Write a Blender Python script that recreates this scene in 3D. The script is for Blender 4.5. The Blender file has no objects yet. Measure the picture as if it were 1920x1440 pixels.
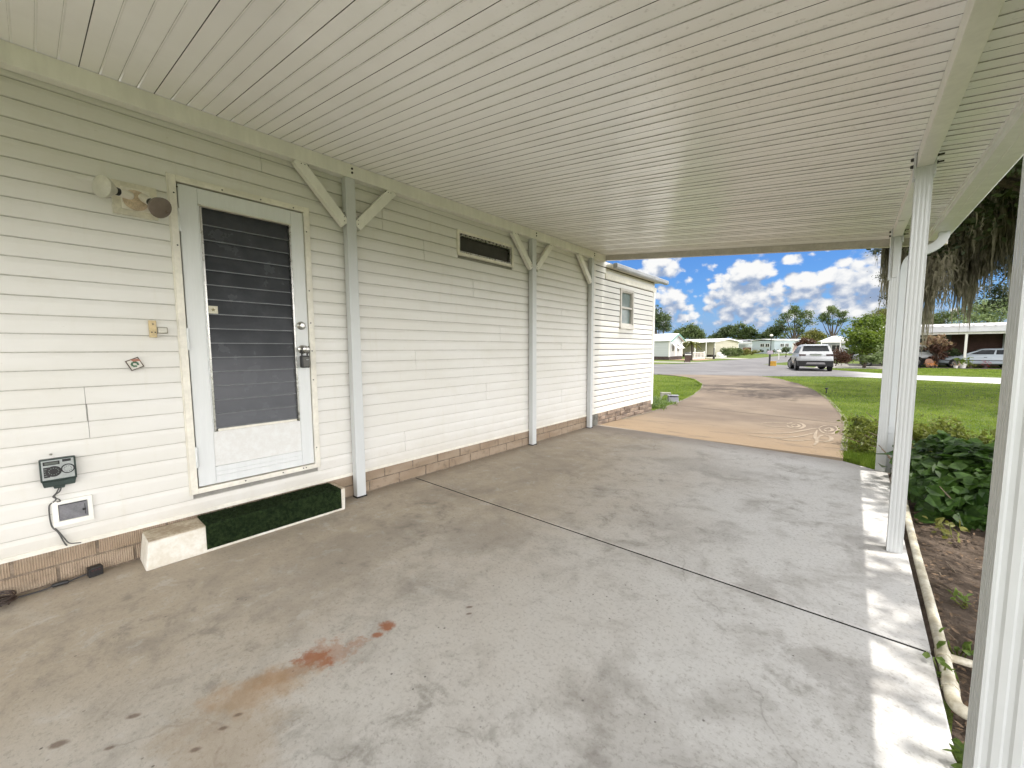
import bpy, bmesh, math, random
import numpy as np
from mathutils import Vector, Matrix
R = math.radians
random.seed(7)
rng = np.random.default_rng(11)
S = bpy.context.scene
COL = S.collection

# ------------------------------------------------------------------ camera geometry (surveyed from the photograph)
F = 755.0; CX, CY = 960.0, 720.0
def _n(v): return v / np.linalg.norm(v)
_vy = _n(np.array([1608 - CX, 652 - CY, F]))
_vz = np.array([1000 - CX, 9500 - CY, F]); _vz = -_n(_vz - _vy * (_vz @ _vy))
_vx = np.cross(_vy, _vz)
if _vx[0] < 0: _vx = -_vx
M = np.array([_vx, _vy, _vz])
CAM = np.array([0, 0, 1.285])
def ray(px, py): return M @ np.array([px - CX, py - CY, F])
def at(px, py, d): return CAM + ray(px, py) * d / F
def on(px, py, axis, v):
    r = ray(px, py); return CAM + r * (v - CAM[axis]) / r[axis]
GY = [-60, 5.5, 7, 13, 70, 105, 400]; GZ = [-.07, -.07, -.06, -.2, -.2, .3, .4]
def gz(y): return float(np.interp(y, GY, GZ))

# ------------------------------------------------------------------ helpers
def tag(o, label=None, cat=None, group=None, kind=None):
    if label: o['label'] = label
    if cat: o['category'] = cat
    if group: o['group'] = group
    if kind: o['kind'] = kind
    return o
def empty(name, loc=(0, 0, 0), rz=0, label=None, cat=None, group=None):
    o = bpy.data.objects.new(name, None); COL.objects.link(o)
    o.location = loc; o.rotation_euler = (0, 0, rz); o.empty_display_size = .1
    return tag(o, label, cat, group)
class MB:
    def __init__(s): s.v = []; s.f = []; s.m = []; s.g = []; s.mi = 0
    def add(s, vs, fs):
        b = len(s.v); s.g.append((b, len(s.f))); s.v += [tuple(map(float, p)) for p in vs]
        for q in fs: s.f.append([b + i for i in q]); s.m.append(s.mi)
        return s
    def box(s, x0, x1, y0, y1, z0, z1):
        return s.add([(x0,y0,z0),(x1,y0,z0),(x1,y1,z0),(x0,y1,z0),(x0,y0,z1),(x1,y0,z1),(x1,y1,z1),(x0,y1,z1)],
                     [(0,3,2,1),(4,5,6,7),(0,1,5,4),(1,2,6,5),(2,3,7,6),(3,0,4,7)])
    def hexa(s, p):   # 8 corner points ordered as in box
        return s.add(p, [(0,3,2,1),(4,5,6,7),(0,1,5,4),(1,2,6,5),(2,3,7,6),(3,0,4,7)])
    def prism(s, poly, axis, a, b):   # 2-D polygon extruded along axis
        def mk(u, w, t):
            return {0: (t, u, w), 1: (u, t, w), 2: (u, w, t)}[axis]
        n = len(poly)
        return s.add([mk(u, w, a) for u, w in poly] + [mk(u, w, b) for u, w in poly],
                     [tuple(range(n - 1, -1, -1)), tuple(range(n, 2 * n))] + [(i, (i + 1) % n, n + (i + 1) % n, n + i) for i in range(n)])
    def tube(s, path, rad, n=8, cap=True):
        path = [Vector(p) for p in path]; k = len(path)
        rr = rad if isinstance(rad, (list, tuple)) else [rad] * k
        vs = []; up = None
        for i, p in enumerate(path):
            d = (path[min(i + 1, k - 1)] - path[max(i - 1, 0)]).normalized()
            if up is None: up = d.orthogonal().normalized()
            up = (up - d * up.dot(d))
            up = up.normalized() if up.length > 1e-6 else d.orthogonal().normalized()
            w = d.cross(up)
            for j in range(n):
                a = 2 * math.pi * j / n
                vs.append(p + (up * math.cos(a) + w * math.sin(a)) * rr[i])
        fs = [(i * n + j, i * n + (j + 1) % n, (i + 1) * n + (j + 1) % n, (i + 1) * n + j) for i in range(k - 1) for j in range(n)]
        if cap: fs += [tuple(range(n - 1, -1, -1)), tuple((k - 1) * n + j for j in range(n))]
        return s.add(vs, fs)
    def lathe(s, prof, origin, direction=(0, 0, 1), n=20):   # prof: (t along axis, radius)
        d = Vector(direction).normalized(); o = Vector(origin)
        return s.tube([o + d * t for t, r in prof], [max(r, 1e-4) for t, r in prof], n)
    def pieces(s, name, mat, parent=None, **kw):
        """every shape added so far becomes an object of its own"""
        out = []
        for i, (b, f0) in enumerate(s.g):
            b1, f1 = s.g[i + 1] if i + 1 < len(s.g) else (len(s.v), len(s.f))
            m = MB(); m.v = s.v[b:b1]; m.f = [[k - b for k in q] for q in s.f[f0:f1]]; m.m = s.m[f0:f1]; out.append(m.build(name, mat, parent, **kw))
        return out
    def build(s, name, mat, parent=None, smooth=False, bevel=0, seg=2):
        me = bpy.data.meshes.new(name); me.from_pydata(s.v, [], s.f); me.validate()
        for m in (mat if isinstance(mat, (list, tuple)) else [mat]): me.materials.append(m)
        if len(me.polygons) == len(s.m): me.polygons.foreach_set('material_index', s.m)
        bm = bmesh.new(); bm.from_mesh(me); bmesh.ops.recalc_face_normals(bm, faces=bm.faces); bm.to_mesh(me); bm.free()
        o = bpy.data.objects.new(name, me); COL.objects.link(o)
        if parent: o.parent = parent
        if smooth:
            me.polygons.foreach_set('use_smooth', [True] * len(me.polygons))
            try: me.set_sharp_from_angle(angle=R(38))
            except Exception: pass
        if bevel:
            b = o.modifiers.new('bevel', 'BEVEL'); b.width = bevel; b.segments = seg; b.limit_method = 'ANGLE'; b.angle_limit = R(40)
        return o
def soup(name, verts, k, mat, parent=None, faces=None):
    """many small separate faces in one mesh: verts (N*k,3), k corners per face (or explicit faces)"""
    me = bpy.data.meshes.new(name); nv = len(verts)
    me.vertices.add(nv); me.vertices.foreach_set('co', np.ascontiguousarray(verts, dtype=np.float32).ravel())
    if faces is None: faces = np.arange(nv).reshape(-1, k)
    nf = len(faces)
    me.loops.add(nf * k); me.loops.foreach_set('vertex_index', faces.astype(np.int32).ravel())
    me.polygons.add(nf); me.polygons.foreach_set('loop_start', np.arange(0, nf * k, k, dtype=np.int32))
    me.update(calc_edges=True); me.materials.append(mat)
    o = bpy.data.objects.new(name, me); COL.objects.link(o)
    if parent: o.parent = parent
    return o
def unit(n):
    v = rng.normal(size=(n, 3)); return v / np.linalg.norm(v, axis=1, keepdims=True)
def leaf_verts(c, size, up=.3, asp=.5, nrm=None, fold=False):
    n = len(c); a = unit(n)
    nn = unit(n) + np.array([0, 0, up]) if nrm is None else nrm + .45 * unit(n)
    nn /= np.linalg.norm(nn, axis=1, keepdims=True)
    a = a - nn * (a * nn).sum(1, keepdims=True); a /= np.linalg.norm(a, axis=1, keepdims=True)
    b = np.cross(nn, a); s = (size * (.45 + 1.0 * rng.random(n) ** 1.2))[:, None]
    if not fold:
        return np.stack([c - a * s * .5, c + b * s * asp * .5, c + a * s * .5, c - b * s * asp * .5], 1).reshape(-1, 3)
    base, tip = c - a * s * .5, c + a * s * .55 - nn * s * .12
    l1, l2 = c - a * s * .18 + b * s * asp * .52 + nn * s * .07, c + a * s * .22 + b * s * asp * .34 + nn * s * .05
    r1, r2 = c - a * s * .18 - b * s * asp * .52 + nn * s * .07, c + a * s * .22 - b * s * asp * .34 + nn * s * .05
    return np.stack([base, r1, r2, tip, tip, l2, l1, base], 1).reshape(-1, 3)
def clump_points(n, blobs, nclump, sig, flat=.75, inner=.55):
    """points gathered in leaf clumps spread through the crown blobs"""
    w = np.array([b[3] ** 2 for b in blobs]); w = w / w.sum()
    ci = rng.choice(len(blobs), nclump, p=w); B = np.array(blobs)[ci]
    cc = B[:, :3] + unit(nclump) * (B[:, 3] * (inner + (1 - inner) * rng.random(nclump) ** .6))[:, None] * np.array([1, 1, flat])
    k = rng.integers(0, nclump, n); sg = sig * (.5 + rng.random(nclump))
    return cc[k] + rng.normal(size=(n, 3)) * sg[k][:, None] * np.array([1, 1, .7])

# ------------------------------------------------------------------ materials
def nt(name):
    m = bpy.data.materials.new(name); m.use_nodes = True; t = m.node_tree; t.nodes.clear()
    out = t.nodes.new('ShaderNodeOutputMaterial'); return m, t, out
class G:
    """tiny node-graph builder"""
    def __init__(s, t): s.t = t
    def n(s, typ, ins=None, **kw):
        nd = s.t.nodes.new(typ)
        for k, v in kw.items(): setattr(nd, k, v)
        for k, v in (ins or {}).items():
            if hasattr(v, 'is_output'): s.t.links.new(v, nd.inputs[k])
            else: nd.inputs[k].default_value = v
        return nd
    def math(s, op, a, b=0.0, c=None, clamp=False):
        d = {0: a, 1: b}
        if c is not None: d[2] = c
        return s.n('ShaderNodeMath', d, operation=op, use_clamp=clamp).outputs[0]
    def vmath(s, op, a, b=(0, 0, 0), out=0):
        d = {0: a}
        if b is not None: d[1] = b
        return s.n('ShaderNodeVectorMath', d, operation=op).outputs[out]
    def noise(s, vec, scale, detail=4, rough=.55, dist=0.0):
        return s.n('ShaderNodeTexNoise', {'Vector': vec, 'Scale': scale, 'Detail': detail, 'Roughness': rough, 'Distortion': dist}).outputs[0]
    def ramp(s, fac, a, b, lo=0.0, hi=1.0):
        return s.n('ShaderNodeMapRange', {'Value': fac, 'From Min': a, 'From Max': b, 'To Min': lo, 'To Max': hi}, interpolation_type='SMOOTHSTEP').outputs[0]
    def mix(s, fac, a, b, blend='MIX'):
        nd = s.n('ShaderNodeMix', {'Factor': fac}, data_type='RGBA', blend_type=blend)
        for i, v in ((6, a), (7, b)):
            if hasattr(v, 'is_output'): s.t.links.new(v, nd.inputs[i])
            else: nd.inputs[i].default_value = (*v[:3], 1)
        return nd.outputs[2]
    def coord(s, scale=None):
        o = s.n('ShaderNodeTexCoord').outputs['Object']
        if scale: o = s.vmath('MULTIPLY', o, scale)
        return o
def principled(g, out, col, rough=.6, metal=0.0, spec=.5, bump=None, bstr=.2, bdist=.01, **kw):
    p = g.n('ShaderNodeBsdfPrincipled')
    def put(k, v):
        if hasattr(v, 'is_output'): g.t.links.new(v, p.inputs[k])
        else: p.inputs[k].default_value = v
    put('Base Color', col if hasattr(col, 'is_output') else (*col[:3], 1)); put('Roughness', rough); put('Metallic', metal); put('Specular IOR Level', spec)
    for k, v in kw.items(): put(k, v)
    if bump is not None:
        b = g.n('ShaderNodeBump', {'Height': bump, 'Strength': bstr, 'Distance': bdist}); g.t.links.new(b.outputs[0], p.inputs['Normal'])
    g.t.links.new(p.outputs[0], out.inputs[0]); return p
def pmat(name, col, rough=.6, var=.12, scale=6.0, metal=0.0, spec=.5, bstr=0.0, bscale=60.0, col2=None, stretch=None, **kw):
    """painted / plain surface: base colour broken up by two noises"""
    m, t, out = nt(name); g = G(t); c = g.coord(stretch)
    a = g.noise(c, scale, 5, .6); b = g.noise(c, scale * 7.3, 3, .6)
    dark = col2 or tuple(x * (1 - 2.2 * var) for x in col)
    f = g.ramp(g.math('ADD', g.math('MULTIPLY', a, .65), g.math('MULTIPLY', b, .35)), .38, .66)
    cc = g.mix(f, dark, col)
    rr = g.math('ADD', g.math('MULTIPLY', a, .16), rough - .08)
    principled(g, out, cc, rr, metal, spec, g.noise(c, bscale, 3) if bstr else None, bstr, .004, **kw); return m
def leafmat(name, c1, c2, scale=1.2, trans=.35, rough=.5, spec=.35):
    m, t, out = nt(name); g = G(t); c = g.coord()
    f = g.ramp(g.math('ADD', g.math('MULTIPLY', g.noise(c, scale, 3), .6), g.math('MULTIPLY', g.noise(c, scale * 9, 2), .4)), .36, .64)
    col = g.mix(f, c1, c2)
    p = g.n('ShaderNodeBsdfPrincipled', {'Base Color': col, 'Roughness': rough, 'Specular IOR Level': spec})
    tr = g.n('ShaderNodeBsdfTranslucent', {'Color': g.mix(.4, col, (c2[0] * 1.3, c2[1] * 1.5, c2[2]))})
    mx = g.n('ShaderNodeMixShader', {0: trans, 1: p.outputs[0], 2: tr.outputs[0]})
    t.links.new(mx.outputs[0], out.inputs[0]); return m

WARM = (.70, .69, .66)
def siding_mat():
    m, t, out = nt('vinyl_siding'); g = G(t); c = g.coord()
    grain = g.noise(g.vmath('MULTIPLY', c, (40, 3.5, 90)), 1.0, 3, .6)
    big = g.noise(g.vmath('MULTIPLY', c, (1, .8, 2.2)), 1.3, 5, .6)
    streak = g.noise(g.vmath('MULTIPLY', c, (1, 9, .9)), 2.0, 4, .6)
    col = g.mix(g.ramp(big, .36, .66), (.665, .653, .612), WARM)
    col = g.mix(g.math('MULTIPLY', g.ramp(streak, .56, .78), .22), col, (.58, .55, .45))
    zz_ = g.n('ShaderNodeSeparateXYZ', {0: c}).outputs[2]
    spl = g.math('MULTIPLY', g.ramp(g.math('ADD', zz_, g.math('MULTIPLY', g.noise(c, 5, 5, .7), .35)), .62, .30), .4)
    col = g.mix(spl, col, (.50, .455, .37))
    ch = g.noise(c, 3.1, 6, .7, .5)
    col = g.mix(g.math('MULTIPLY', g.ramp(ch, .52, .70), .22), col, (.60, .575, .50))
    sp = g.noise(g.vmath('MULTIPLY', c, (1, 1, 1.4)), 26, 2, .5)
    col = g.mix(g.math('MULTIPLY', g.ramp(sp, .72, .8), .3), col, (.42, .39, .32))
    principled(g, out, col, .42, 0, .4, grain, .12, .003); return m
def concrete_mat():
    m, t, out = nt('carport_concrete'); g = G(t); c = g.coord()
    big = g.noise(c, .55, 6, .62, .4); mid = g.noise(c, 2.6, 7, .66, .5); fine = g.noise(c, 17, 6, .7); grit = g.noise(c, 120, 3, .6)
    brush = g.noise(g.vmath('MULTIPLY', g.n('ShaderNodeVectorRotate', {'Vector': c, 'Angle': g.math('ADD', .2, g.math('MULTIPLY', big, 1.6))}, rotation_type='Z_AXIS').outputs[0], (5, 22, 1)), 1.6, 6, .7, 1.2)
    mott = g.noise(c, 7.5, 8, .72, .3)
    sx = g.n('ShaderNodeSeparateXYZ', {0: c})
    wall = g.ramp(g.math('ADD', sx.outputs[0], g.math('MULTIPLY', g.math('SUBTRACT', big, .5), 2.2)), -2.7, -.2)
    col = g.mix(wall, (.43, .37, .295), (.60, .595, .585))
    col = g.mix(g.math('MULTIPLY', g.ramp(mid, .46, .72), .50), col, (.225, .205, .178))
    col = g.mix(g.math('MULTIPLY', g.ramp(mid, .46, .28), .25), col, (.56, .54, .50))
    col = g.mix(g.math('MULTIPLY', g.ramp(brush, .56, .80), .24), col, (.21, .20, .185))
    col = g.mix(g.math('MULTIPLY', g.ramp(brush, .44, .24), .16), col, (.63, .61, .57))
    col = g.mix(g.math('MULTIPLY', g.ramp(fine, .57, .78), .48), col, (.19, .172, .15))
    col = g.mix(g.math('MULTIPLY', g.math('MULTIPLY', g.ramp(mott, .49, .68), g.ramp(g.noise(c, .95, 4, .6), .36, .66)), .60), col, (.20, .185, .16))
    col = g.mix(g.math('MULTIPLY', g.ramp(mott, .47, .32), .40), col, (.56, .55, .53))
    gr = g.noise(c, 55, 4, .75)
    col = g.mix(g.math('MULTIPLY', g.ramp(gr, .50, .70), .52), col, (.24, .225, .20))
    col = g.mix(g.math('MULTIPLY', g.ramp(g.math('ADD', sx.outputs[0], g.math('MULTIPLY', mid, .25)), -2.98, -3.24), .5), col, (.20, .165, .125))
    ck = g.n('ShaderNodeTexVoronoi', {'Vector': g.vmath('ADD', c, g.vmath('MULTIPLY', g.n('ShaderNodeTexNoise', {'Vector': c, 'Scale': 2.2, 'Detail': 5.0}).outputs[1], (.7, .7, 0))), 'Scale': .42}, feature='DISTANCE_TO_EDGE').outputs[0]
    col = g.mix(g.math('MULTIPLY', g.ramp(ck, .0035, .0005), g.math('MULTIPLY', g.ramp(mid, .42, .6), .30)), col, (.15, .135, .12))
    pit = g.n('ShaderNodeTexVoronoi', {'Vector': c, 'Scale': 16.0, 'Randomness': 1.0}, feature='F1').outputs[0]
    pm = g.math('MULTIPLY', g.ramp(pit, .10, .03), g.ramp(g.noise(c, 1.9, 3), .45, .60))
    col = g.mix(g.math('MULTIPLY', pm, .8), col, (.07, .06, .055))
    def spot(x, y, r, colr, amt, wob=.7, ex=1.0, ang=0.0):
        nonlocal col
        d = g.vmath('SUBTRACT', c, (x, y, 0))
        if ang: d = g.n('ShaderNodeVectorRotate', {'Vector': d, 'Angle': -ang}, rotation_type='Z_AXIS').outputs[0]
        ln = g.vmath('LENGTH', g.vmath('MULTIPLY', d, (1 / r, ex / r, 0)), None, out=1)
        fac = g.ramp(g.math('ADD', ln, g.math('MULTIPLY', g.math('SUBTRACT', g.noise(c, 2.2 / r if r > .1 else 14, 5, .7), .5), wob * 2)), 1.1, .35)
        col = g.mix(g.math('MULTIPLY', fac, amt), col, colr)
    rust = (.31, .105, .04)
    spot(-1.64, .72, .15, (.36, .18, .10), .5, 2.0, 1.7, 1.0); spot(-1.67, .66, .085, rust, .75, 2.0, 1.6, .5); spot(-1.60, .965, .055, rust, .85, 1.1, 1.3); spot(-1.585, .905, .035, rust, .8, .9, 1.6, 1.0)
    spot(-1.67, .55, .13, (.34, .20, .12), .5, 1.6, 2.6, 1.3)
    spot(-1.66, .45, .22, (.38, .24, .12), .55, .9, 1.8, 1.2); spot(-1.5, .30, .28, (.36, .28, .19), .5, .9, 1.4, .4)
    for x, y, r in ((-1.876, .128, .026), (-1.927, -.047, .034), (-1.60, .37, .02), (-1.58, .32, .02), (-1.41, 1.312, .02), (-1.375, 1.275, .018), (-1.78, .06, .018), (-1.56, .24, .022)):
        spot(x, y, r, (.15, .105, .08), .75, .6, 1.9, 1.0)
    for x, y, r, a in ((-1.9, 1.9, .55, .5), (-2.7, 2.3, .5, .4), (-.35, 2.45, .22, .5), (-1.0, 2.9, .5, .35), (-2.4, 1.2, .7, .45), (.02, 2.0, .25, .6), (.14, 3.45, .28, .5), (-.5, 1.1, .45, .35), (-2.6, 3.6, .6, .3), (-1.2, 4.6, .7, .35)):
        spot(x, y, r, (.19, .17, .15), a * .6, 1.5, 1.6, x * 3)
    col = g.mix(g.math('MULTIPLY', g.ramp(sx.outputs[1], 5.35, 5.95), .65), col, (.22, .19, .17))
    h = g.math('ADD', g.math('MULTIPLY', fine, .6), g.math('ADD', g.math('MULTIPLY', grit, .35), g.math('MULTIPLY', pm, -1.2)))
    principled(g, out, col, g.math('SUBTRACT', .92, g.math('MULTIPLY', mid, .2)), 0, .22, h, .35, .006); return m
def driveway_mat():
    m, t, out = nt('driveway_concrete'); g = G(t); c = g.coord()
    big = g.noise(c, .5, 5, .6); fine = g.noise(c, 26, 5, .7); st = g.noise(g.vmath('MULTIPLY', c, (.8, 3.2, 1)), 1.5, 6, .7, .8)
    sx = g.n('ShaderNodeSeparateXYZ', {0: c})
    col = g.mix(g.ramp(big, .35, .68), (.138, .106, .079), (.205, .162, .118))
    near = g.ramp(sx.outputs[1], 8.6, 6.2)
    col = g.mix(g.math('MULTIPLY', near, .7), col, (.275, .20, .125))
    col = g.mix(g.math('MULTIPLY', g.ramp(st, .52, .74), .6), col, (.075, .064, .06))
    col = g.mix(g.math('MULTIPLY', g.ramp(st, .42, .26), .4), col, (.25, .215, .18))
    col = g.mix(g.math('MULTIPLY', g.ramp(fine, .55, .72), .4), col, (.12, .1, .09))
    col = g.mix(g.math('MULTIPLY', g.ramp(sx.outputs[1], 6.0, 5.7), .0), col, (.16, .13, .11))
    principled(g, out, col, .85, 0, .3, fine, .4, .006); return m
def grass_ground():
    m, t, out = nt('lawn_ground'); g = G(t); c = g.coord()
    a = g.noise(c, .35, 5, .6); b = g.noise(c, 9, 5, .7); d = g.noise(c, 40, 3, .7)
    col = g.mix(g.ramp(a, .35, .65), (.065, .105, .02), (.13, .165, .038))
    col = g.mix(g.math('MULTIPLY', g.ramp(b, .5, .72), .6), col, (.15, .15, .045))
    col = g.mix(g.math('MULTIPLY', g.ramp(d, .5, .75), .55), col, (.03, .05, .012))
    principled(g, out, col, .9, 0, .15, d, .8, .03); return m
def soil_mat():
    m, t, out = nt('soil'); g = G(t); c = g.coord()
    a = g.noise(c, 3.2, 6, .7, .6); b = g.noise(c, 30, 5, .75); s = g.noise(g.vmath('MULTIPLY', c, (8, 30, 8)), 1.5, 5, .7, 1.2)
    col = g.mix(g.ramp(a, .35, .65), (.075, .056, .042), (.15, .115, .09))
    col = g.mix(g.math('MULTIPLY', g.ramp(s, .55, .7), .7), col, (.30, .235, .18))
    col = g.mix(g.math('MULTIPLY', g.ramp(b, .55, .7), .7), col, (.045, .032, .025))
    principled(g, out, col, .95, 0, .2, g.math('ADD', b, g.math('MULTIPLY', s, .7)), .9, .02); return m
def asphalt_mat():
    m, t, out = nt('asphalt'); g = G(t); c = g.coord()
    a = g.noise(c, .3, 5, .6, .5); b = g.noise(c, 22, 5, .75)
    col = g.mix(g.ramp(a, .35, .65), (.125, .122, .125), (.18, .175, .175))
    col = g.mix(g.math('MULTIPLY', g.ramp(b, .52, .72), .45), col, (.085, .083, .085))
    sx = g.n('ShaderNodeSeparateXYZ', {0: c})
    f = g.ramp(g.math('ADD', sx.outputs[0], g.math('MULTIPLY', a, 1.5)), 0.0, 2.8)
    col = g.mix(f, col, (.50, .49, .47))
    principled(g, out, col, .9, 0, .3, b, .4, .01); return m
def brick_mat(name, c1, c2, ribs):
    m, t, out = nt(name); g = G(t); c = g.coord()
    oi = g.noise(g.vmath('MULTIPLY', c, (0, 3.1, 10)), 1.0, 1, .5); a = g.noise(c, 13, 5, .7); b = g.noise(c, 70, 4, .7)
    col = g.mix(g.ramp(oi, .35, .65), c1, c2)
    col = g.mix(g.math('MULTIPLY', g.ramp(a, .5, .75), .6), col, tuple(x * .45 for x in c1))
    rb = g.n('ShaderNodeTexWave', {'Vector': c, 'Scale': ribs, 'Distortion': 1.4, 'Detail': 2.0, 'Detail Scale': 3.0}, bands_direction='Y').outputs[1]
    col = g.mix(g.math('MULTIPLY', g.ramp(rb, .5, .1), .42), col, tuple(x * .5 for x in c1))
    principled(g, out, col, .9, 0, .25, g.math('ADD', rb, g.math('MULTIPLY', b, .8)), .7, .006); return m
def ceiling_mat():
    m, t, out = nt('roof_panel_paint'); g = G(t); c = g.coord()
    a = g.noise(c, 1.1, 5, .65); sp = g.noise(c, 38, 3, .7); run = g.noise(g.vmath('MULTIPLY', c, (.7, 14, 1)), 1.2, 4, .6)
    col = g.mix(g.ramp(a, .35, .65), (.86, .85, .815), (.92, .912, .885))
    sx = g.n('ShaderNodeSeparateXYZ', {0: c})
    dirty = g.math('MULTIPLY', g.ramp(sp, .57, .72), g.ramp(sx.outputs[0], -2.2, -.4))
    col = g.mix(g.math('MULTIPLY', dirty, .28), col, (.36, .34, .30))
    col = g.mix(g.math('MULTIPLY', g.ramp(run, .60, .80), .05), col, (.45, .42, .37))
    ns = g.noise(g.vmath('MULTIPLY', c, (9, 60, 1)), 1.0, 3, .6)
    principled(g, out, col, .20, 0, .6, ns, .015, .002); return m
MS = siding_mat(); MCON = concrete_mat(); MDRV = driveway_mat(); MGR = grass_ground(); MSOIL = soil_mat(); MASP = asphalt_mat(); MCEIL = ceiling_mat()
MBR = brick_mat('ribbed_brick', (.36, .275, .195), (.44, .35, .26), 32.0); MMORT = pmat('mortar', (.30, .235, .175), .95, .25, 20, bstr=.5)
MST = brick_mat('stacked_stone', (.20, .155, .125), (.36, .28, .215), 12.0)
MWH = pmat('white_aluminium', (.85, .84, .78), .4, .06, 2.5, stretch=(1, 1, .3)); MWC = pmat('white_post_paint', (.57, .59, .59), .42, .02, 2.0)
MWG = pmat('gutter_paint', (.79, .80, .74), .38, .07, 2.0); MFAS = pmat('fascia_aluminium', (.56, .53, .47), .35, .1, 4, metal=.2)
MDOOR = pmat('door_aluminium', (.68, .70, .70), .4, .025, 3, stretch=(8, 8, .6)); MDKICK = pmat('door_kick_panel', (.70, .71, .70), .45, .08, 22, col2=(.64, .635, .615))
MTRIM = pmat('cream_trim', (.80, .77, .68), .45, .08, 5); MBLK = pmat('black_plastic', (.016, .016, .017), .45, .2, 10); MBOLT = pmat('dark_bolt', (.02, .018, .016), .5, .2, 30)
MSTEEL = pmat('brushed_steel', (.50, .49, .46), .28, .1, 30, metal=1.0); MDARKIN = pmat('dark_interior', (.02, .02, .022), .9, .2, 3)
def glass_mat(name, col, rough=.12):
    m, t, out = nt(name); g = G(t); c = g.coord(); a = g.noise(c, 5, 5, .65)
    principled(g, out, g.mix(g.ramp(a, .4, .7), col, tuple(x * 1.35 + .006 for x in col)), g.math('ADD', g.math('MULTIPLY', a, .18), rough), 0, .35); return m
MGL = glass_mat('jalousie_glass', (.030, .033, .039), .16); MGLE = pmat('glass_slat_edge', (.17, .18, .19), .35, .1, 20)
MGLW = glass_mat('window_glass', (.035, .04, .038), .05); MSCR = pmat('insect_screen', (.05, .047, .04), .7, .15, 9); MCURT = glass_mat('curtained_glass', (.14, .18, .17), .06)
MPVC = pmat('white_pvc', (.70, .67, .57), .42, .14, 9, col2=(.46, .41, .29)); MYEL = pmat('aged_yellow_plastic', (.66, .52, .29), .5, .12, 30); MTAN = pmat('aged_tan_plastic', (.70, .56, .40), .5, .18, 24)
MTURF = leafmat('green_turf', (.007, .014, .006), (.028, .046, .017), 45, .1, .9, .1)
MSTEP = pmat('painted_step', (.74, .725, .67), .75, .14, 5, bstr=.4, bscale=40, col2=(.60, .56, .47)); MSTEPT = pmat('worn_step_top', (.60, .53, .41), .8, .2, 7, bstr=.4, bscale=40, col2=(.33, .26, .18))
MGRNP = pmat('dark_green_plastic', (.022, .042, .036), .45, .15, 14); MSIL = pmat('silver_face', (.40, .43, .42), .4, .1, 30); MGREY = pmat('grey_flap', (.20, .20, .215), .45, .15, 16)
MLENS = glass_mat('frosted_lens', (.42, .41, .34), .25); MLENSD = glass_mat('smoked_lens', (.16, .13, .105), .2)
MBARK = pmat('tree_bark', (.11, .085, .065), .95, .3, 9, bstr=.8, bscale=30); MTWIG = pmat('dry_twig', (.26, .20, .145), .9, .25, 20)

# ------------------------------------------------------------------ ground, slab, driveway, street
def sheet(name, xs, ys, zf, mat):
    vs = [(x, y, zf(x, y)) for y in ys for x in xs]; n = len(xs)
    fs = [(j * n + i, j * n + i + 1, (j + 1) * n + i + 1, (j + 1) * n + i) for j in range(len(ys) - 1) for i in range(n - 1)]
    mb = MB(); mb.add(vs, fs); o = mb.build(name, mat, smooth=True); return tag(o, kind='structure')
ys = [-400, -60, -10, 0, 3, 5.5, 6, 7, 8, 9, 10, 11, 12, 13, 16, 20, 25, 30, 40, 50, 60, 70, 80, 92, 105, 150, 250, 400, 900, 2500]
xs = [-2500, -600, -200, -80, -40, -20, -10, -3, 0, 5, 10, 20, 40, 100, 300, 900, 2500]
sheet('lawn', xs, ys, lambda x, y: gz(y), MGR)
def ribbon(name, left, right, dz, mat, ny=1, thick=0.0, zfun=gz):
    """a paved band between two edge polylines draped on the ground"""
    vs, fs = [], []
    for (a, b) in zip(left, right):
        for k in range(7):
            t = k / 6; x, y = a[0] + (b[0] - a[0]) * t, a[1] + (b[1] - a[1]) * t
            vs.append((x, y, zfun(y) + dz))
    for j in range(len(left) - 1):
        for k in range(6): fs.append((j * 7 + k, j * 7 + k + 1, (j + 1) * 7 + k + 1, (j + 1) * 7 + k))
    nb = len(vs)
    if thick:
        vs += [(x, y, z - thick) for x, y, z in vs]
        L = len(left)
        for j in range(L - 1):
            for k in (0, 6): fs.append((j * 7 + k, (j + 1) * 7 + k, nb + (j + 1) * 7 + k, nb + j * 7 + k))
        for j in (0, L - 1):
            for k in range(6): fs.append((j * 7 + k, j * 7 + k + 1, nb + j * 7 + k + 1, nb + j * 7 + k))
    mb = MB(); mb.add(vs, fs); o = mb.build(name, mat); return tag(o, kind='structure')
# carport slab: two pours with an open control joint between them
mb = MB()
JY = 2.36
for poly in ([(-3.34, -4.5), (.305, -4.5), (.305, JY - .007), (-3.34, JY + .012)], [(-3.34, JY + .030), (.305, JY + .010), (.305, 5.60), (.20, 5.66), (-.05, 5.86), (-3.34, 6.12)]):
    mb.prism(poly, 2, -.16, 0)
tag(mb.build('carport_slab', MCON, bevel=.006), kind='structure')
mb = MB(); mb.box(-3.34, .29, JY - .02, JY + .05, -.16, -.005)
tag(mb.build('control_joint_filler', pmat('joint_dirt', (.012, .010, .009), .95, .2, 20)), kind='structure')
def catmull(pts, n=6):
    P = [Vector((*p, 0)) if len(p) == 2 else Vector(p) for p in pts]; P = [P[0] * 2 - P[1]] + P + [P[-1] * 2 - P[-2]]; out = []
    for i in range(1, len(P) - 2):
        for k in range(n):
            t = k / n; a, b, c, d = P[i - 1:i + 3]
            out.append(.5 * (2 * b + (c - a) * t + (2 * a - 5 * b + 4 * c - d) * t * t + (3 * b - a - 3 * c + d) * t ** 3))
    out.append(P[-2]); return out
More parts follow.
